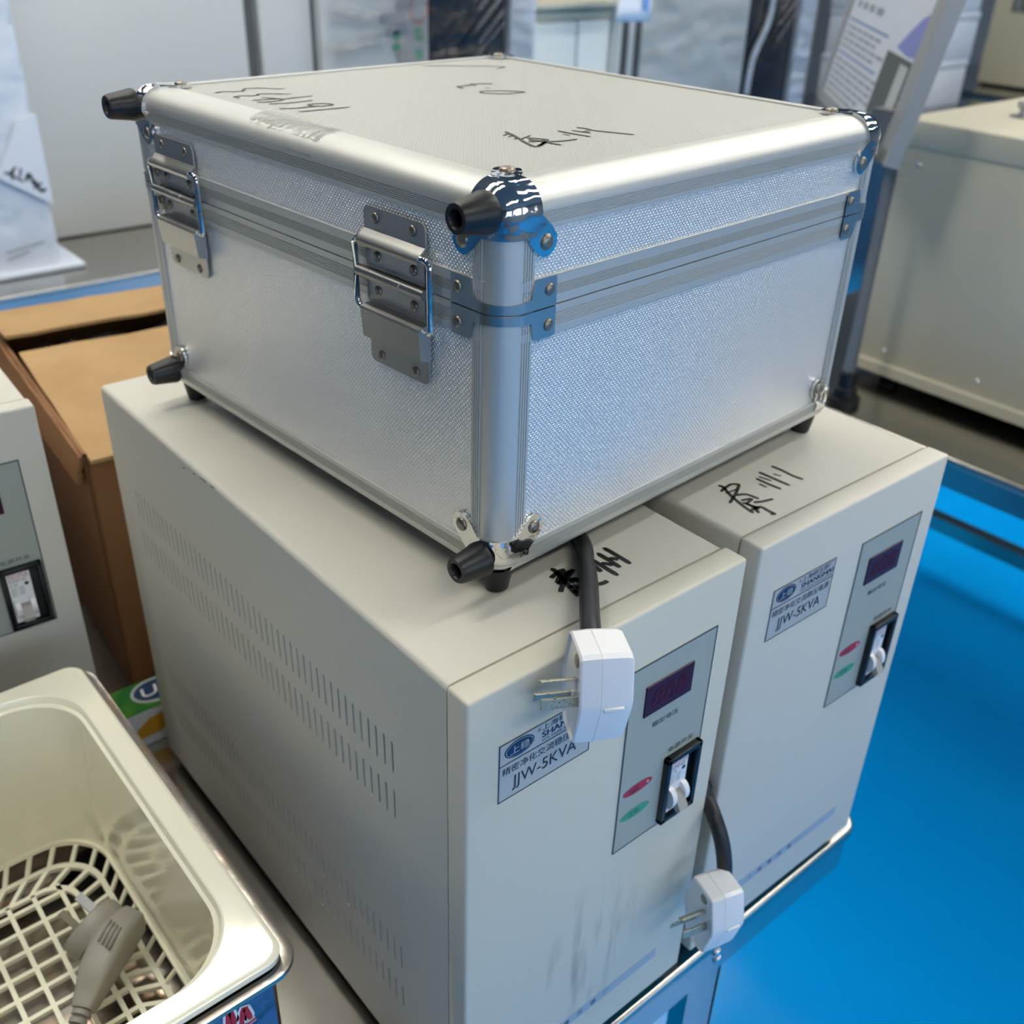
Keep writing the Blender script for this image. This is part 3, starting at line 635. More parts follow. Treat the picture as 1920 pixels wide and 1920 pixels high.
# ---------------------------------------------------------------- power cables with white plugs
def power_cable(label, cord_pts, pc, n_yaw, tilt):
    t = thing('power_cable', label, 'cable', (pc[0], pc[1], pc[2] + T), 0, 'power cables of the regulators')
    inv = lambda p: (p[0] - pc[0], p[1] - pc[1], p[2] - pc[2])
    bm = B(); tube(bm, smoothpath([inv(p) for p in cord_pts], 10), .0058, 16); obj('cord', bm, M_cable, t, smooth=60)
    bm = B()
    out = [(-.0100, .0300), (.0100, .0300), (.0128, .0285), (.0188, .0040), (.0190, -.0010), (.0120, -.0275), (.0090, -.0305), (-.0090, -.0305), (-.0120, -.0275), (-.0190, -.0010), (-.0188, .0040), (-.0128, .0285)]
    rg = lambda x, s, dz=0: [(x, a * s, b * s + dz) for a, b in out]
    loops(bm, [rg(.0135, .90), rg(.0150, .955), rg(.0140, .99), rg(.0045, 1.0), rg(.0041, .985), rg(.0037, 1.0), rg(-.0100, .97), rg(-.0128, .93), rg(-.0140, .86)], cap0=True, cap1=True, smooth=False)
    for sx in (-1, 1): box(bm, -.009, .0025, sx * .0168 - .003, sx * .0168 + .003, -.002, .001, .001)
    b = obj('plug_body', bm, [M_white], t, smooth=22); b.rotation_euler = (0, tilt, n_yaw)
    bm = B(); lathe(bm, [(.0040, 0), (.0034, .0006), (.0030, .0006)], (.0134, .0015, .0195), (1, 0, 0), 18, cap=True); obj('screw_recess', bm, M_rivet, b)
    for (y, z, ang) in ((.0035, .0095, -49), (.0090, -.0010, 11), (-.0055, -.0085, -19)):
        bm = B(); box(bm, .0130, .0335, -.0009, .0009, -.0032, .0032, .0006)
        pr = obj('plug_pin', bm, M_brass, b); pr.location = (0, y, z); pr.rotation_euler = (math.radians(ang), 0, 0)
    return t
power_cable('black power cable with white plug hanging over the top edge of the near regulator',
            [(.205, .512, .330), (.206, .506, .392), (.204, .470, .4062), (.200, .34, .4060), (.180, .16, .4060), (.1480, .0775, .4060), (.1305, .0520, .4062), (.1165, .0345, .4070), (.0960, .0125, .4105), (.0790, -.0060, .4135), (.0690, -.0180, .4110)],
            (.0668, -.0265, .3955), math.radians(151), -.02)
power_cable('black power cable with white plug hanging in the gap between the two front regulators',
            [(.2299, .505, .24), (.2299, .30, .25), (.2299, .10, .232), (.2300, .020, .198), (.2290, .0050, .1830), (.2240, -.0100, .1740), (.2235, -.0190, .1590), (.2225, -.0255, .1400), (.2195, -.0290, .1240)],
            (.2070, -.0340, .1130), math.radians(164), 0.0)

# ---------------------------------------------------------------- steel tank with cream basket insert
tx0, tx1, ty0, ty1 = -.4750, -.0735, .0645, .4260; tz0, tz1 = TZ, .1905
tox, toy = (tx0 + tx1) / 2, (ty0 + ty1) / 2
tank = thing('steel_tank', 'rectangular steel tank with blue front holding the cream basket', 'tank', (tox, toy, TZ + T))
L3 = lambda P, z: [(p[0] - tox, p[1] - toy, z - TZ) for p in P]
def rr_(i, r): return rrect(tx0 + i, tx1 - i, ty0 + i, ty1 - i, r, 7)
bm = B()
loops(bm, [L3(rr_(.0115, .014), .0), L3(rr_(.0115, .014), .184), L3(rr_(.003, .018), .1845), L3(rr_(0, .020), .187), L3(rr_(.0005, .0195), .1898), L3(rr_(.004, .018), .1905), L3(rr_(.011, .0145), .1895), L3(rr_(.013, .013), .186), L3(rr_(.013, .013), .004), L3(rr_(.022, .010), .002)], cap0=True, cap1=True)
obj('tank_shell', bm, [mat('tank_steel', (176, 168, 160), 0.22, 1.0, bump=(40, .06, .01), stain=((190, 160, 128), 22, .5, .7))], tank, smooth=35)
bm = B(); fy = ty0 + .0115 - toy
box(bm, -.19, tx1 - .0185 - tox, fy - .0012, fy, .010 - TZ, .1815 - TZ, .0004)
fnp = lambda x, z: (x - tox, fy - .0016, z - TZ)
fnq = lambda x, z: (x - tox, fy - .0018, z - TZ)
for s in ([(-.1245, .150), (-.1215, .1745), (-.1190, .160)], [(-.1160, .150), (-.1125, .1690), (-.1090, .155)], [(-.135, .148), (-.106, .153)]):
    stroke(bm, s, .0068, fnp, 1); stroke(bm, s, .0034, fnq, 2)
obj('front_plate', bm, [M_bluep, M_white, mat('sign_red', (186, 24, 52), .4)], tank)
for fx, fy_ in ((-.17, -.15), (.17, -.15), (-.17, .15), (.17, .15)):
    bm = B(); lathe(bm, [(.012, 0.0002), (.012, TZ * -1 + .0002)], (fx, fy_, 0), (0, 0, 1), 14); obj('tank_foot', bm, M_rubber, tank)
# basket
bx0, bx1, by0, by1 = -.466, -.0835, .0715, .4190
basket = thing('basket', 'cream plastic basket with a grid floor sitting in the steel tank', 'basket', ((bx0 + bx1) / 2, (by0 + by1) / 2, .030 + T))
box_ = basket.location.copy()
L4 = lambda P, z: [(p[0] - box_.x, p[1] - box_.y, z - .030) for p in P]
def br_(i, r): return rrect(bx0 + i, bx1 - i, by0 + i, by1 - i, r, 12)
ZT = .2000; bm = B()
loops(bm, [L4(br_(.001, .012), ZT - .0078), L4(br_(-.0012, .013), ZT - .006), L4(br_(-.0015, .013), ZT - .0018), L4(br_(.0002, .012), ZT - .0003), L4(br_(.0012, .012), ZT), L4(br_(.0018, .012), ZT), L4(br_(.0138, .048), ZT), L4(br_(.0144, .048), ZT), L4(br_(.0154, .0475), ZT - .0006), L4(br_(.0163, .047), ZT - .0026), L4(br_(.0170, .047), ZT - .006), L4(br_(.0230, .046), .075), L4(br_(.0245, .045), .052),
            L4(br_(.0270, .044), .0500), L4(br_(.0250, .046), .0515), L4(br_(.0195, .047), ZT - .007), L4(br_(.012, .03), ZT - .004)])
obj('basket_wall', bm, M_cream, basket, smooth=30)
bm = B(); zf = .036
ring = lambda i, r, z: L4(br_(i, r), z)
def flat_ring(i0, i1, r0, r1, z, th):
    loops(bm, [ring(i0, r0, z), ring(i1, r1, z), ring(i1, r1, z - th), ring(i0, r0, z - th), ring(i0, r0, z)], smooth=False)
flat_ring(.0235, .0275, .046, .044, .0515, .004)
flat_ring(.0345, .0390, .040, .0375, zf, .004)
flat_ring(.0555, .0595, .026, .0235, zf, .0035)
# ribs: from the wall to the floor ring, then the rectangular grid
A_, B_, C_ = br_(.0262, .045), br_(.0360, .039), br_(.0580, .0245)
def rib(p, q, zp, zq, w=.0036, th=.004):
    p = Vector((p[0] - box_.x, p[1] - box_.y, zp - .03)); q = Vector((q[0] - box_.x, q[1] - box_.y, zq - .03)); d = (q - p); s = Vector((-d.y, d.x, 0)).normalized() * w / 2
    prism(bm, [p + s, p - s, q - s, q + s], (0, 0, -th))
pitch = .0198
def onrect(P, f):                             # points of a rounded rectangle at fractions of its length
    n = len(P); Ls = [(Vector(P[(i + 1) % n]) - Vector(P[i])).length for i in range(n)]; tot = sum(Ls); out = []
    for t in f:
        d = t * tot; i = 0
        while d > Ls[i]: d -= Ls[i]; i = (i + 1) % n
        out.append(tuple(Vector(P[i]).lerp(Vector(P[(i + 1) % n]), d / Ls[i] if Ls[i] else 0)))
    return out
nr = 62; fr = [k / nr for k in range(nr)]
pa, pb, pc_ = onrect(A_, fr), onrect(B_, fr), onrect(C_, fr)
for a, b, c in zip(pa, pb, pc_):
    rib(a, b, .0508, zf - .0004); rib(b, c, zf - .0004, zf - .0004)
gx0, gx1, gy0, gy1 = bx0 + .0575, bx1 - .0575, by0 + .0575, by1 - .0575
k = gx1 - pitch * .5
while k > gx0: rib((k, gy0), (k, gy1), zf, zf); k -= pitch
k = gy1 - pitch * .5
while k > gy0: rib((gx0, k), (gx1, k), zf - .0002, zf - .0002); k -= pitch
obj('grid_floor', bm, M_cream, basket)

# grey plug lying in the basket
gp = thing('power_plug', 'grey round-backed power plug lying on the grid floor of the cream basket', 'plug', (-.146, .276, .0605 + T))
pdir = Vector((-.36, .80, .48)).normalized(); bm = B()
lathe(bm, [(.0165, -.010), (.0190, -.0085), (.0232, -.006), (.0242, .000), (.0240, .0050), (.0215, .0095), (.018, .0105)], (0, 0, 0), pdir, 36)
obj('plug_head', bm, M_greyplug, gp, smooth=40)
side = pdir.cross(Vector((0, 0, 1))).normalized(); upv = side.cross(pdir).normalized()
bm = B(); path = [Vector((.027, -.0115, .004)), Vector((.007, -.0225, .005)), Vector((-.011, -.0370, .002)), Vector((-.023, -.0475, -.003)), Vector((-.031, -.0545, -.006))]
wid = [.0095, .0135, .0125, .0095, .0075]; hgt = [.0110, .0150, .0125, .0090, .0070]
path = smoothpath(path, 5); n = len(path)
def interp(A, i): f = i / (n - 1) * (len(A) - 1); k = min(int(f), len(A) - 2); return A[k] + (A[k + 1] - A[k]) * (f - k)
rings = []
for i, p in enumerate(path):
    d = (path[min(i + 1, n - 1)] - path[max(i - 1, 0)]).normalized(); s = d.cross(Vector((0, 0, 1))).normalized(); u = s.cross(d).normalized()
    w, h = interp(wid, i), interp(hgt, i)
    rings.append([p + s * a + u * b for a, b in rrect(-w, w, -h, h, min(w, h) * .45, 3)])
loops(bm, rings, cap0=True, cap1=True); obj('plug_grip', bm, M_greyplug, gp, smooth=40)
bm = B()                                      # moulded finger ribs on the grip
for k in range(4):
    a = Vector((.0135, -.0190, .0206)); d = Vector((-.78, -.62, 0)).normalized(); s = Vector((.62, -.78, 0))
    p0 = a + s * (k - 1.5) * .0036 + d * (.001 + .0015 * k); p1 = p0 + d * .0180 + Vector((0, 0, -.0016))
    tube(bm, [p0, p1], .0009, 8)
obj('grip_ribs', bm, mat('grey_plug_rib', (128, 125, 118), .5), gp)
for k in (-1, 1):
    bm = B(); c = pdir * .010 + side * (.0085 * k) + upv * .004
    w = (side * .0031 + upv * .0012 * k); th = upv * .0008
    prism(bm, [c + w + th, c - w + th, c - w - th, c + w - th], pdir * .0185)
    obj('plug_pin', bm, M_nickel, gp)
tail = path[-1]; tdir = (path[-1] - path[-3]).normalized()
bm = B(); q = []
for k in range(6):
    lathe(bm, [(.0068 - k * .0004, 0), (.0068 - k * .0004, .0034)], tail + tdir * (.0010 + k * .0056), tdir, 16)
tube(bm, [tail - tdir * .002, tail + tdir * .034], .0042, 14)
obj('strain_relief', bm, M_greyplug, gp, smooth=40)
bm = B(); e = tail + tdir * .034
tube(bm, smoothpath([e - tdir * .004, e + Vector((-.02, -.022, -.004)), e + Vector((-.05, -.04, -.0062)), e + Vector((-.09, -.03, -.0062))], 8), .0036, 12); obj('cord', bm, M_greyplug, gp, smooth=60)

# ---------------------------------------------------------------- cardboard box with half-closed flaps, green packet
cx0, cx1, cy0, cy1, cz1 = .010, .328, .592, .985, .283
cb = thing('cardboard_box', 'brown cardboard box with half-open flaps between the left and near regulators', 'box', ((cx0 + cx1) / 2, (cy0 + cy1) / 2, TZ + T))
o = Vector(((cx0 + cx1) / 2, (cy0 + cy1) / 2, TZ)); P = lambda x, y, z: (x - o.x, y - o.y, z - o.z)
bm = B(); th = .004
for a, b, c, d in ((cx0, cx1, cy0, cy0 + th), (cx0, cx1, cy1 - th, cy1), (cx0, cx0 + th, cy0, cy1), (cx1 - th, cx1, cy0, cy1)): box(bm, a - o.x, b - o.x, c - o.y, d - o.y, 0, cz1 - TZ - .004)
box(bm, cx0 - o.x, cx1 - o.x, cy0 - o.y, cy1 - o.y, 0, th)
obj('carton_body', bm, M_card_sh, cb)
def flap(pts, d=(0, 0, -.004), name='flap', m=None):
    """flap sheet from a grid of points with slight warp"""
    bm = B(); rows = []
    a, b, c, e = [Vector(P(*p)) for p in pts]
    rnd = random.Random(len(pts) + int(1000 * abs(pts[0][1])))
    for i in range(7):
        l, r = a.lerp(e, i / 6), b.lerp(c, i / 6); rows.append([l.lerp(r, j / 10) + Vector((rnd.uniform(-.001, .001), rnd.uniform(-.0012, .0012) if i == 6 else 0, rnd.uniform(-.0012, .0012))) for j in range(11)])
    loops(bm, rows, closed_ring=False); g = bmesh.ops.extrude_face_region(bm, geom=bm.faces[:])
    for v in g['geom']:
        if isinstance(v, bmesh.types.BMVert): v.co += Vector(d)
    return obj(name, bm, m or M_card, cb, smooth=50)
flap([(cx0 + .004, cy0 - .014, cz1 - .005), (cx1, cy0 - .004, cz1), (cx1, .872, cz1 + .003), (cx0 + .006, .876, cz1 + .004)])
flap([(cx0 - .006, cy1 + .028, cz1 + .010), (cx1, cy1 + .030, cz1 + .008), (cx1, .915, cz1 + .012), (cx0 + .002, .912, cz1 + .012)])
flap([(cx0 - .004, cy0 + .004, cz1 - .006), (cx0 - .004, cy1, cz1 - .004), (cx0 - .014, cy1 - .01, cz1 - .036), (cx0 - .009, cy0 + .006, cz1 - .038)], (.004, 0, 0), m=M_card_sh)
bm = B(); rnd = random.Random(9); rows = []
for i in range(7):
    rows.append([P(cx0 + .022 + (cx1 - cx0 - .03) * j / 22, .864 + .062 * i / 6, cz1 - .010 + rnd.uniform(-.008, .007) + (.006 if j > 12 else -.004)) for j in range(23)])
cb.rotation_euler = (0, 0, -.085); cb.location.x -= .085 * -(.985 - .592) / 2; cb.location.y -= 0.5 * (cx1 - cx0) * -.085
loops(bm, rows, closed_ring=False); obj('inner_film', bm, M_film_k, cb, smooth=60)['label'] = 'crumpled black plastic inside the box'
gx0_, gx1_, gy0_, gy1_, gz = -.034, .105, .5265, .5735, .030
gpk = thing('soap_packet', 'small green and white packet on the table behind the steel tank', 'packet', ((gx0_ + gx1_) / 2, (gy0_ + gy1_) / 2, TZ + T))
ox, oy = (gx0_ + gx1_) / 2, (gy0_ + gy1_) / 2
bm = B(); box(bm, gx0_ - ox, gx1_ - ox, gy0_ - oy, gy1_ - oy, .0005, gz - TZ - .0006, .001)
fz = lambda x, y: (x - ox, y - oy, gz - TZ)
f3 = lambda x, z: (x - ox, gy0_ - oy - .0004, z - TZ)
poly(bm, [fz(gx0_, gy0_), fz(gx1_, gy0_), fz(gx1_, gy1_), fz(gx0_, gy1_)], 1)
for rx, ry, d, mi in ((.0270, .0195, .0003, 2), (.0238, .0165, .0006, 3)):
    poly(bm, [(lambda q: (q[0], q[1], q[2] + d))(fz(.0165 + rx * math.cos(a), .5525 + ry * math.sin(a))) for a in [2 * PI * k / 30 for k in range(30)]], mi)
text(bm, 'UZ', lambda x, y: (lambda q: (q[0], q[1], q[2] + .0009))(fz(x, y)), -.001, .5450, .0150, .036, 0, shear=.2)
poly(bm, [f3(-.022, -.004), f3(.002, -.003), f3(.03, .004), f3(.02, .022), f3(-.004, .019), f3(-.020, .008)], 4)
obj('packet_body', bm, [M_white, M_gpack, M_label, M_navy, M_orange], gpk)

# ---------------------------------------------------------------- white wrapped package on the back table
pk = thing('wrapped_package', 'tall package in crumpled white wrapping on the back left steel table', 'package', (.296, 2.27, TZ + T))
bm = B(); pw, pd, ph = .36, .22, .78
rows = []; rnd = random.Random(4)
for i in range(24):
    z = ph * i / 23; row = []
    for (x, y) in rrect(-pw / 2, pw / 2, -pd / 2, pd / 2, .02, 4):
        f = .004 * math.sin(z * 37 + x * 30) + rnd.uniform(-.003, .003); row.append((x * (1 + f), y * (1 + f * 2), .014 + z))
    rows.append(row)
loops(bm, rows, cap0=True, cap1=True)
fk = lambda x, z: (x, -pd / 2 - .006, z)
obj('wrapping', bm, mat('white_wrap', (222, 228, 238), .45, bump=(14, .5, .02)), pk, smooth=60)
bm = B()
prism(bm, [(.075, -pd / 2 - .008, .222), (.182, -pd / 2 - .008, .150), (.182, -pd / 2 - .008, .345), (.140, -pd / 2 - .008, .335)], (0, .004, 0))
for s in ([(.092, .232), (.128, .208)], [(.100, .226), (.118, .240)], [(.105, .214), (.112, .236)], [(.122, .218), (.128, .236)], [(.134, .208), (.142, .222), (.150, .196)], [(.146, .190), (.166, .200)], [(.152, .206), (.160, .184), (.172, .186)]):
    stroke(bm, s, .007, lambda x, z: (x, -pd / 2 - .0085, z), 1)
for zz, w in ((.062, .085), (.046, .05)): stroke(bm, [(.06, zz - .004), (.06 + w, zz + .008)], .007, lambda x, z: (x, -pd / 2 - .0062, z), 2)
obj('handwritten_label', bm, [M_paper, M_ink, M_gray], pk)
bm = B(); box(bm, -pw / 2 - .02, pw / 2 + .045, -pd / 2 - .02, pd / 2, 0, .013, .004)
obj('bottom_board', bm, M_foam, pk)

# ---------------------------------------------------------------- cabinets and wrapped machines along the back
def cabinet(label, x0, x1, y, z0, z1, depth, m, name='cabinet', cat='cabinet', group=None, door=True):
    t = thing(name, label, cat, ((x0 + x1) / 2, y + depth / 2, z0), 0, group); w, d = (x1 - x0) / 2, depth / 2
    obj('body', box(B(), -w, w, -d + .022, d, 0, z1 - z0, .004), m, t, smooth=30)
    if door: obj('door', box(B(), -w + .003, w - .003, -d, -d + .022, .003, z1 - z0 - .01, .003), m, t, smooth=30)
    return t, w, d
yb = 2.42
c1, w, d = cabinet('wide pale grey cabinet behind the white package at the upper left', -.55, 1.122, yb - .02, TZ + T, 2.05, .55, M_cab)
obj('gap_shade', box(B(), w - .004, w + .028, -d + .01, d, 0, 1.2), M_dkg, c1)  # dark strip filling the gap, standing in for its shade
c2, w, d = cabinet('narrow pale grey cabinet to the right of the wide grey one', 1.157, 1.318, yb - .02, TZ + T, 2.05, .55, M_cab)
obj('gap_shade', box(B(), w - .002, w + .014, -d + .01, d, 0, 1.2), M_dkg, c2)  # same painted shade for the gap before the wrapped machine
def wrapped(label, x0, x1, y, g0, g1, post_w, group, seed, z0=0.0):
    """instrument cabinet: pale door, dark window, white post, all under stretch film"""
    t, w, d = cabinet(label, x0, x1, y, z0, 2.1, .7, M_cabf, 'wrapped_machine', 'machine', group, door=False)
    cx = (x0 + x1) / 2
    obj('pale_door', box(B(), -w + .004, g0 - cx, -d, -d + .020, .25, 2.0 - z0, .008), M_cabf, t, smooth=30)
    obj('dark_window', box(B(), g0 - cx + .006, g1 - cx, -d + .004, -d + .018, .2, 1.95 - z0), M_glassd, t)
    obj('white_post', box(B(), g1 - cx + .004, w, -d - .02, -d + .02, .0, 2.05 - z0, .01), M_foam, t, smooth=30)
    bm = B(); rnd = random.Random(seed); rows = []
    nx, nz = 26, 30
    for i in range(nz + 1):
        rows.append([(-w + .002 + (2 * w - .002) * j / nx, -d - .026 - .012 * abs(math.sin(i * .9 + j * .55)) - rnd.uniform(0, .008), .3 + (1.95 - z0 - .3) * i / nz) for j in range(nx + 1)])
    loops(bm, rows, closed_ring=False); obj('stretch_film', bm, M_wrap, t, smooth=60)
    bm = B()                                   # taut pulled strands across the window
    for k in range(9):
        xa = g0 - cx + rnd.uniform(.02, .08); za = 1.02 + k * .045 + rnd.uniform(-.02, .02) - z0; xb = g1 - cx - .01
        tube(bm, [(xa, -d - .006, za), ((xa + xb) / 2, -d - .014, za + .10 + rnd.uniform(0, .03)), (xb, -d - .010, za + .22)], rnd.uniform(.0015, .0045), 6)
    obj('film_strands', bm, film('film_strand', .25, .2, (40, .5, .01, (1, 1, 1))), t, smooth=60)
    return t, w, d, cx
m1, w, d, cx = wrapped('wrapped machine with stickers left of its dark window behind the case', 1.334, 2.105, yb - .03, 1.702, 1.996, .09, None, 1)
bm = B(); fs = lambda x, z: (x - cx, -d - .003, z + T)
poly(bm, [fs(1.585, .30), fs(1.690, .30), fs(1.690, .60), fs(1.585, .60)], 0)
for r, mi in ((.040, 1), (.033, 0)):
    poly(bm, [(lambda q: (q[0], q[1] - (.0006 if mi else .0012), q[2]))(fs(1.664 + r * .82 * math.cos(a), .482 + r * math.sin(a))) for a in [2 * PI * k / 26 for k in range(26)]], mi)
f2 = lambda x, z: (x - cx, -d - .0048, z + T)
R4 = lambda a, b, c, e, mi: poly(bm, [f2(a, c), f2(b, c), f2(b, e), f2(a, e)], mi)
R4(1.53, 1.615, .445, .475, 3); R4(1.55, 1.625, .418, .440, 3); R4(1.645, 1.68, .468, .478, 3)
for a, c, g in ((1.572, .405, .022), (1.572, .375, .020), (1.646, .415, .016), (1.650, .398, .015), (1.650, .345, .030)): R4(a, a + .026, c, c + g, 2)
obj('sticker_sheet', bm, [M_label, M_rtext, M_gtext, M_gray], m1)
c3, w, d = cabinet('white cupboard with two pale doors standing between the two wrapped machines', 2.112, 2.49, yb + .0, 0.0, 1.28, .5, M_cabw, door=False)
obj('drawer_front', box(B(), -w + .005, w - .005, -d + .0, -d + .022, 1.05 + T - .8 + .197, 1.25, .004), M_beige, c3)
obj('top_board', box(B(), -w - .0, w + .0, -d - .03, d, 1.28, 1.30, .004), M_beige, c3)
for a, b in ((-w + .008, .028), (.040, w - .008)):
    dd = obj('door', box(B(), a, b, -d + .0, -d + .020, .08, 1.238, .006), M_cabw, c3, smooth=30)
obj('door_gasket', box(B(), .029, .039, -d + .008, -d + .02, .08, 1.24), M_gray, c3)
m2, w, d, cx2 = wrapped('wrapped machine with a white film stripe across its dark window right of the white cupboard', 2.50, 3.585, yb - .03, 3.190, 3.480, .1, None, 2)
bm = B()
for xa in (2.512, 2.575): box(bm, xa - cx2, xa + .030 - cx2, -d - .004, -d + .01, .3, 2.0)
obj('dark_grey_strip', bm, M_dkg, m2)
bm = B(); tube(bm, smoothpath([(3.30 - cx2, -d - .014, 1.30), (3.285 - cx2, -d - .016, 1.20), (3.225 - cx2, -d - .014, 1.08), (3.215 - cx2, -d - .012, .95)], 8), .012, 8); obj('film_fold', bm, M_foam, m2, smooth=60)
pn = thing('paper_notice', 'white paper notice with a blue mark hanging by the dark strips of the wrapped machine', 'notice', (2.385, 2.21, T + .42))
bm = B(); rows = [[(-.075 + .152 * j / 6 - .010 * (1 - i / 8), .004 * math.sin(j) - .010 * (i / 8) ** 2, .018 + .30 * i / 8) for j in range(7)] for i in range(9)]
loops(bm, rows, closed_ring=False); g = bmesh.ops.extrude_face_region(bm, geom=bm.faces[:])
for v in g['geom']:
    if isinstance(v, bmesh.types.BMVert): v.co.y += .003
poly(bm, [(.020, -.010, .055), (.048, -.010, .045), (.044, -.013, .20), (.018, -.013, .20)], 1)
obj('notice_sheet', bm, [M_paper, M_pblue], pn)
obj('hanging_strip', box(B(), -.004, .004, .004, .19, .300, .305), M_cabw, pn)
c4, w, d = cabinet('grey cabinet with recessed pane behind the tilted sign board', 3.60, 4.35, 2.9, 0.0, 2.05, .6, mat('cabinet_warm', (190, 190, 184), .45))
obj('recessed_pane', box(B(), -w + .03, -w + .18, -d - .006, -d + .002, .5, 1.16), M_foam, c4)
obj('notch_frame', box(B(), -w + .06, -w + .30, -d - .010, -d + .002, 1.19, 1.6, .006), M_cabw, c4)

# ---------------------------------------------------------------- tilted sign board on a post
Wd = Vector((.7169, .6972, 0)); Ed = Vector((-.1265, .1301, -.9834)); RT_ = Vector((1.3052, .5557, .6185))
sgn = thing('sign_board', 'tilted sign board with blue ruled text on a steel post with black foot', 'sign', (1.33, .600, TZ + T))
off = Vector((1.33, .600, TZ)); Nn = Wd.cross(Ed).normalized()
if Nn.dot(Vector((-.8, -.5, .3))) < 0: Nn = -Nn
SP = lambda a, b, h=0: tuple(RT_ + Wd * a + Ed * b + Nn * h - off)
bm = B(); prism(bm, [SP(.0, -.35), SP(.68, -.35), SP(.68, .195), SP(.0, .195)], Nn * -.014); obj('board', bm, M_poster, sgn)
bm = B()
for a, b, c, e in ((-.012, .050, -.36, .21), (.655, .69, -.36, .21), (0, .68, .190, .21), (0, .68, -.36, -.335)):
    prism(bm, [SP(a, c, .004), SP(b, c, .004), SP(b, e, .004), SP(a, e, .004)], Nn * -.024)
obj('frame', bm, mat('sign_frame', (160, 160, 158), .35, .3), sgn)
bm = B(); prism(bm, [SP(.004, -.34, .0), SP(.676, -.34, .0), SP(.676, .19, .0), SP(.004, .19, .0)], Nn * .0008)
ft = lambda a, b: SP(a, b, .0014)
Q = lambda a, b, c, e, mi: poly(bm, [ft(a, c), ft(b, c), ft(b, e), ft(a, e)], mi)
rnd = random.Random(8); y = -.30; kinds = [(.022, 1, 3)] * 4 + [(.010, 2, 0)]
seq = ['t', 't', 't', 't', 't', 'r', 's', 's', 's', 's', 'r', 's', 's', 's', 's', 's', 's', 's']
y = -.115
for kx in seq:
    if kx == 't':
        x = .60
        for q in range(4): ww = rnd.uniform(.03, .06); Q(x - ww, x, y, y + .012, 2); x -= ww + .022
        y += .032
    elif kx == 'r': Q(.27, .635, y + .002, y + .0055, 1); y += .014
    else:
        x = .630
        while x > rnd.uniform(.24, .36): ww = rnd.uniform(.02, .06); Q(x - ww, x, y, y + .0055, 2); x -= ww + .010
        y += .0118
poly(bm, [ft(.056, -.005), ft(.056, .060), ft(.11, .062), ft(.19, .056), ft(.14, .028), ft(.09, .004)], 3)
Q(.06, .24, .066, .188, 4); poly(bm, [SP(a, b, .0022) for a, b in ((.070, .075), (.125, .075), (.125, .185), (.070, .185))], 5)
obj('printed_sheet', bm, [M_poster, M_pline, M_ptext, M_violet, M_dkg, M_label], sgn)
bm = B(); tube(bm, [(0, 0, .045), (0, 0, .52)], .0115, 14); obj('post', bm, mat('post_steel', (140, 142, 142), .4, .3), sgn, smooth=60)
bm = B(); lathe(bm, [(.030, .0005), (.030, .012), (.021, .014), (.021, .030), (.017, .032), (.017, .060), (.013, .062)], (0, 0, 0), (0, 0, 1), 20); obj('post_foot', bm, M_rubber, sgn, smooth=40)
bm = B(); prism(bm, [(-.012, -.012, .42), (.012, -.012, .42), (.012, -.012, .50), (-.012, -.012, .50)], (0, .06, 0)); obj('tilt_bracket', bm, M_nickel, sgn)

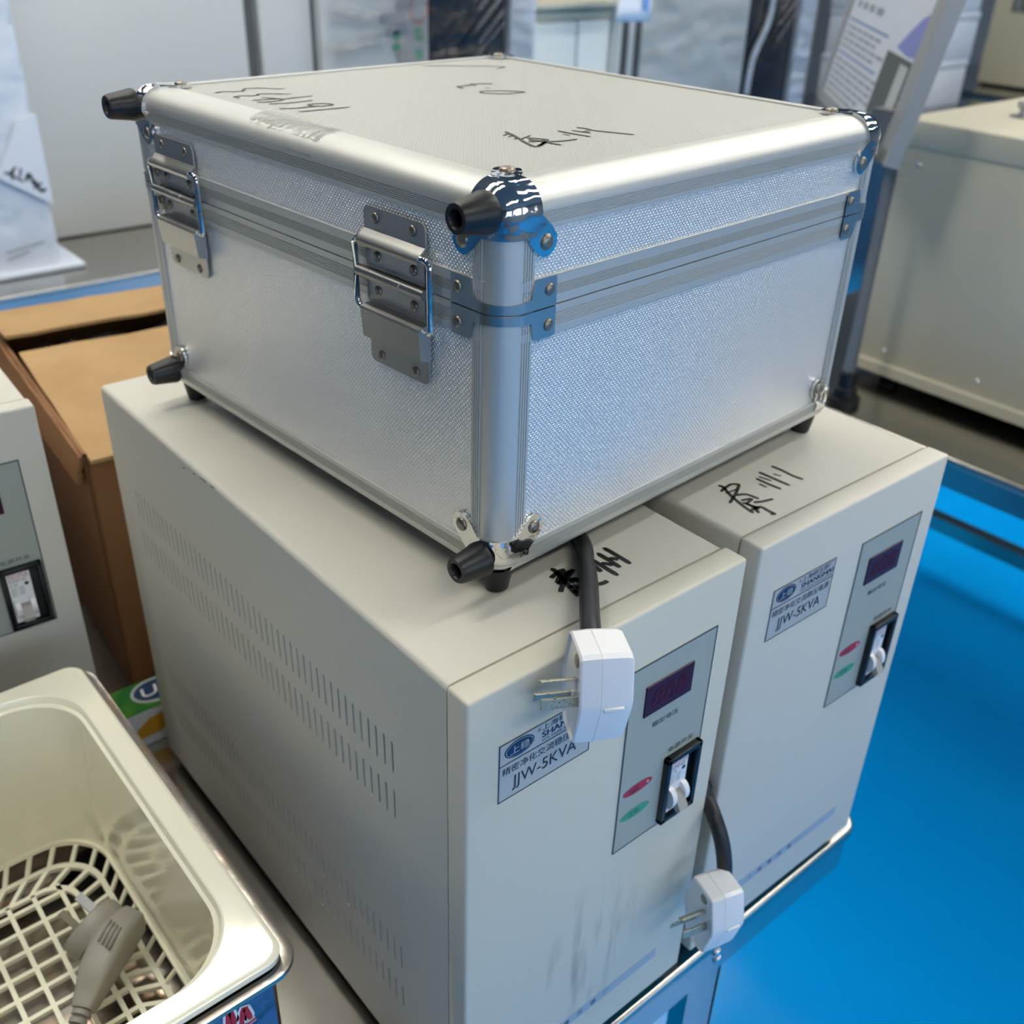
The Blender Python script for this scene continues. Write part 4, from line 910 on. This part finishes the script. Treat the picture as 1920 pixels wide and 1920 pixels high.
# ---------------------------------------------------------------- large beige instrument on the right table
ix0, ix1, iy0, iy1, iz1 = 1.452, 2.02, .02, .672, .456
ins = thing('bench_instrument', 'large beige steel instrument on the right table with a knob on top', 'instrument', ((ix0 + ix1) / 2, (iy0 + iy1) / 2, TZ + T))
ox, oy = (ix0 + ix1) / 2, (iy0 + iy1) / 2; w, d = (ix1 - ix0) / 2, (iy1 - iy0) / 2
obj('body', box(B(), -w + .003, w - .003, -d + .003, d - .003, .024, iz1 - TZ - .030, .004), M_beige, ins, smooth=30)
bm = B(); box(bm, -w, w, -d, d, iz1 - TZ - .046, iz1 - TZ, .005, 0, 3); obj('lid_cover', bm, M_beige, ins, smooth=30)
obj('bottom_flange', box(B(), -w - .003, w + .003, -d - .002, d + .002, .020, .044, .003), M_beige, ins)
for fx, fy in ((-w + .05, -d + .06), (w - .05, -d + .06), (-w + .05, d - .06), (w - .05, d - .06)):
    bm = B(); lathe(bm, [(.02, .0002), (.02, .0215)], (fx, fy, 0), (0, 0, 1), 16); obj('rubber_foot', bm, M_rubber, ins)
for yy, zz in ((.623, .385), (.610, .052), (.426, .055)):
    bm = B(); lathe(bm, [(.005, -.0005), (.005, .001), (.002, .003)], (-w + .003, yy - oy, zz - TZ), (-1, 0, 0), 12); obj('screw', bm, M_chrome, ins)
bm = B(); lathe(bm, [(.020, 0), (.020, .003), (.008, .004), (.006, .012), (.012, .016), (.012, .024), (.010, .026)], (1.640 - ox, .555 - oy, iz1 - TZ), (0, 0, 1), 20); obj('knob', bm, M_nickel, ins, smooth=40)

# ---------------------------------------------------------------- far right: foam boxes and beige carton
names = ('lowest of the stack of white foam boxes on the far table', 'middle of the stack of white foam boxes on the far table', 'topmost of the stack of white foam boxes on the far table')
for k, lb in enumerate(names):
    t = thing('foam_box', lb, 'box', (4.52 + .012 * (k % 2), 2.55, TZ + T + .2005 * k), 0, 'white foam boxes on the far table')
    obj('box_body', box(B(), -.24, .24, -.24, .24, .0, .165, .008), M_foam, t, smooth=30)
    obj('box_lid', box(B(), -.243, .243, -.243, .243, .166, .200, .008), M_foam, t, smooth=30)
t = thing('carton', 'beige carton with a dark printed band on the far right table', 'carton', (5.78, 2.40, TZ + T))
bm = B(); box(bm, -.30, .30, -.22, .22, .012, .62, .006); obj('carton_body', bm, mat('carton_beige', (206, 198, 172), .7), t)
bm = B(); box(bm, -.303, -.301, -.20, .12, .36, .45); text(bm, 'E 3 7', lambda x, z: (-.304, -x, z), -.10, .37, .06, .2, 1); obj('printed_band', bm, [mat('band_dark', (96, 96, 90), .7), M_gray], t)
obj('pallet_foot', box(B(), -.28, .28, -.2, .2, .0, .012), M_black, t)
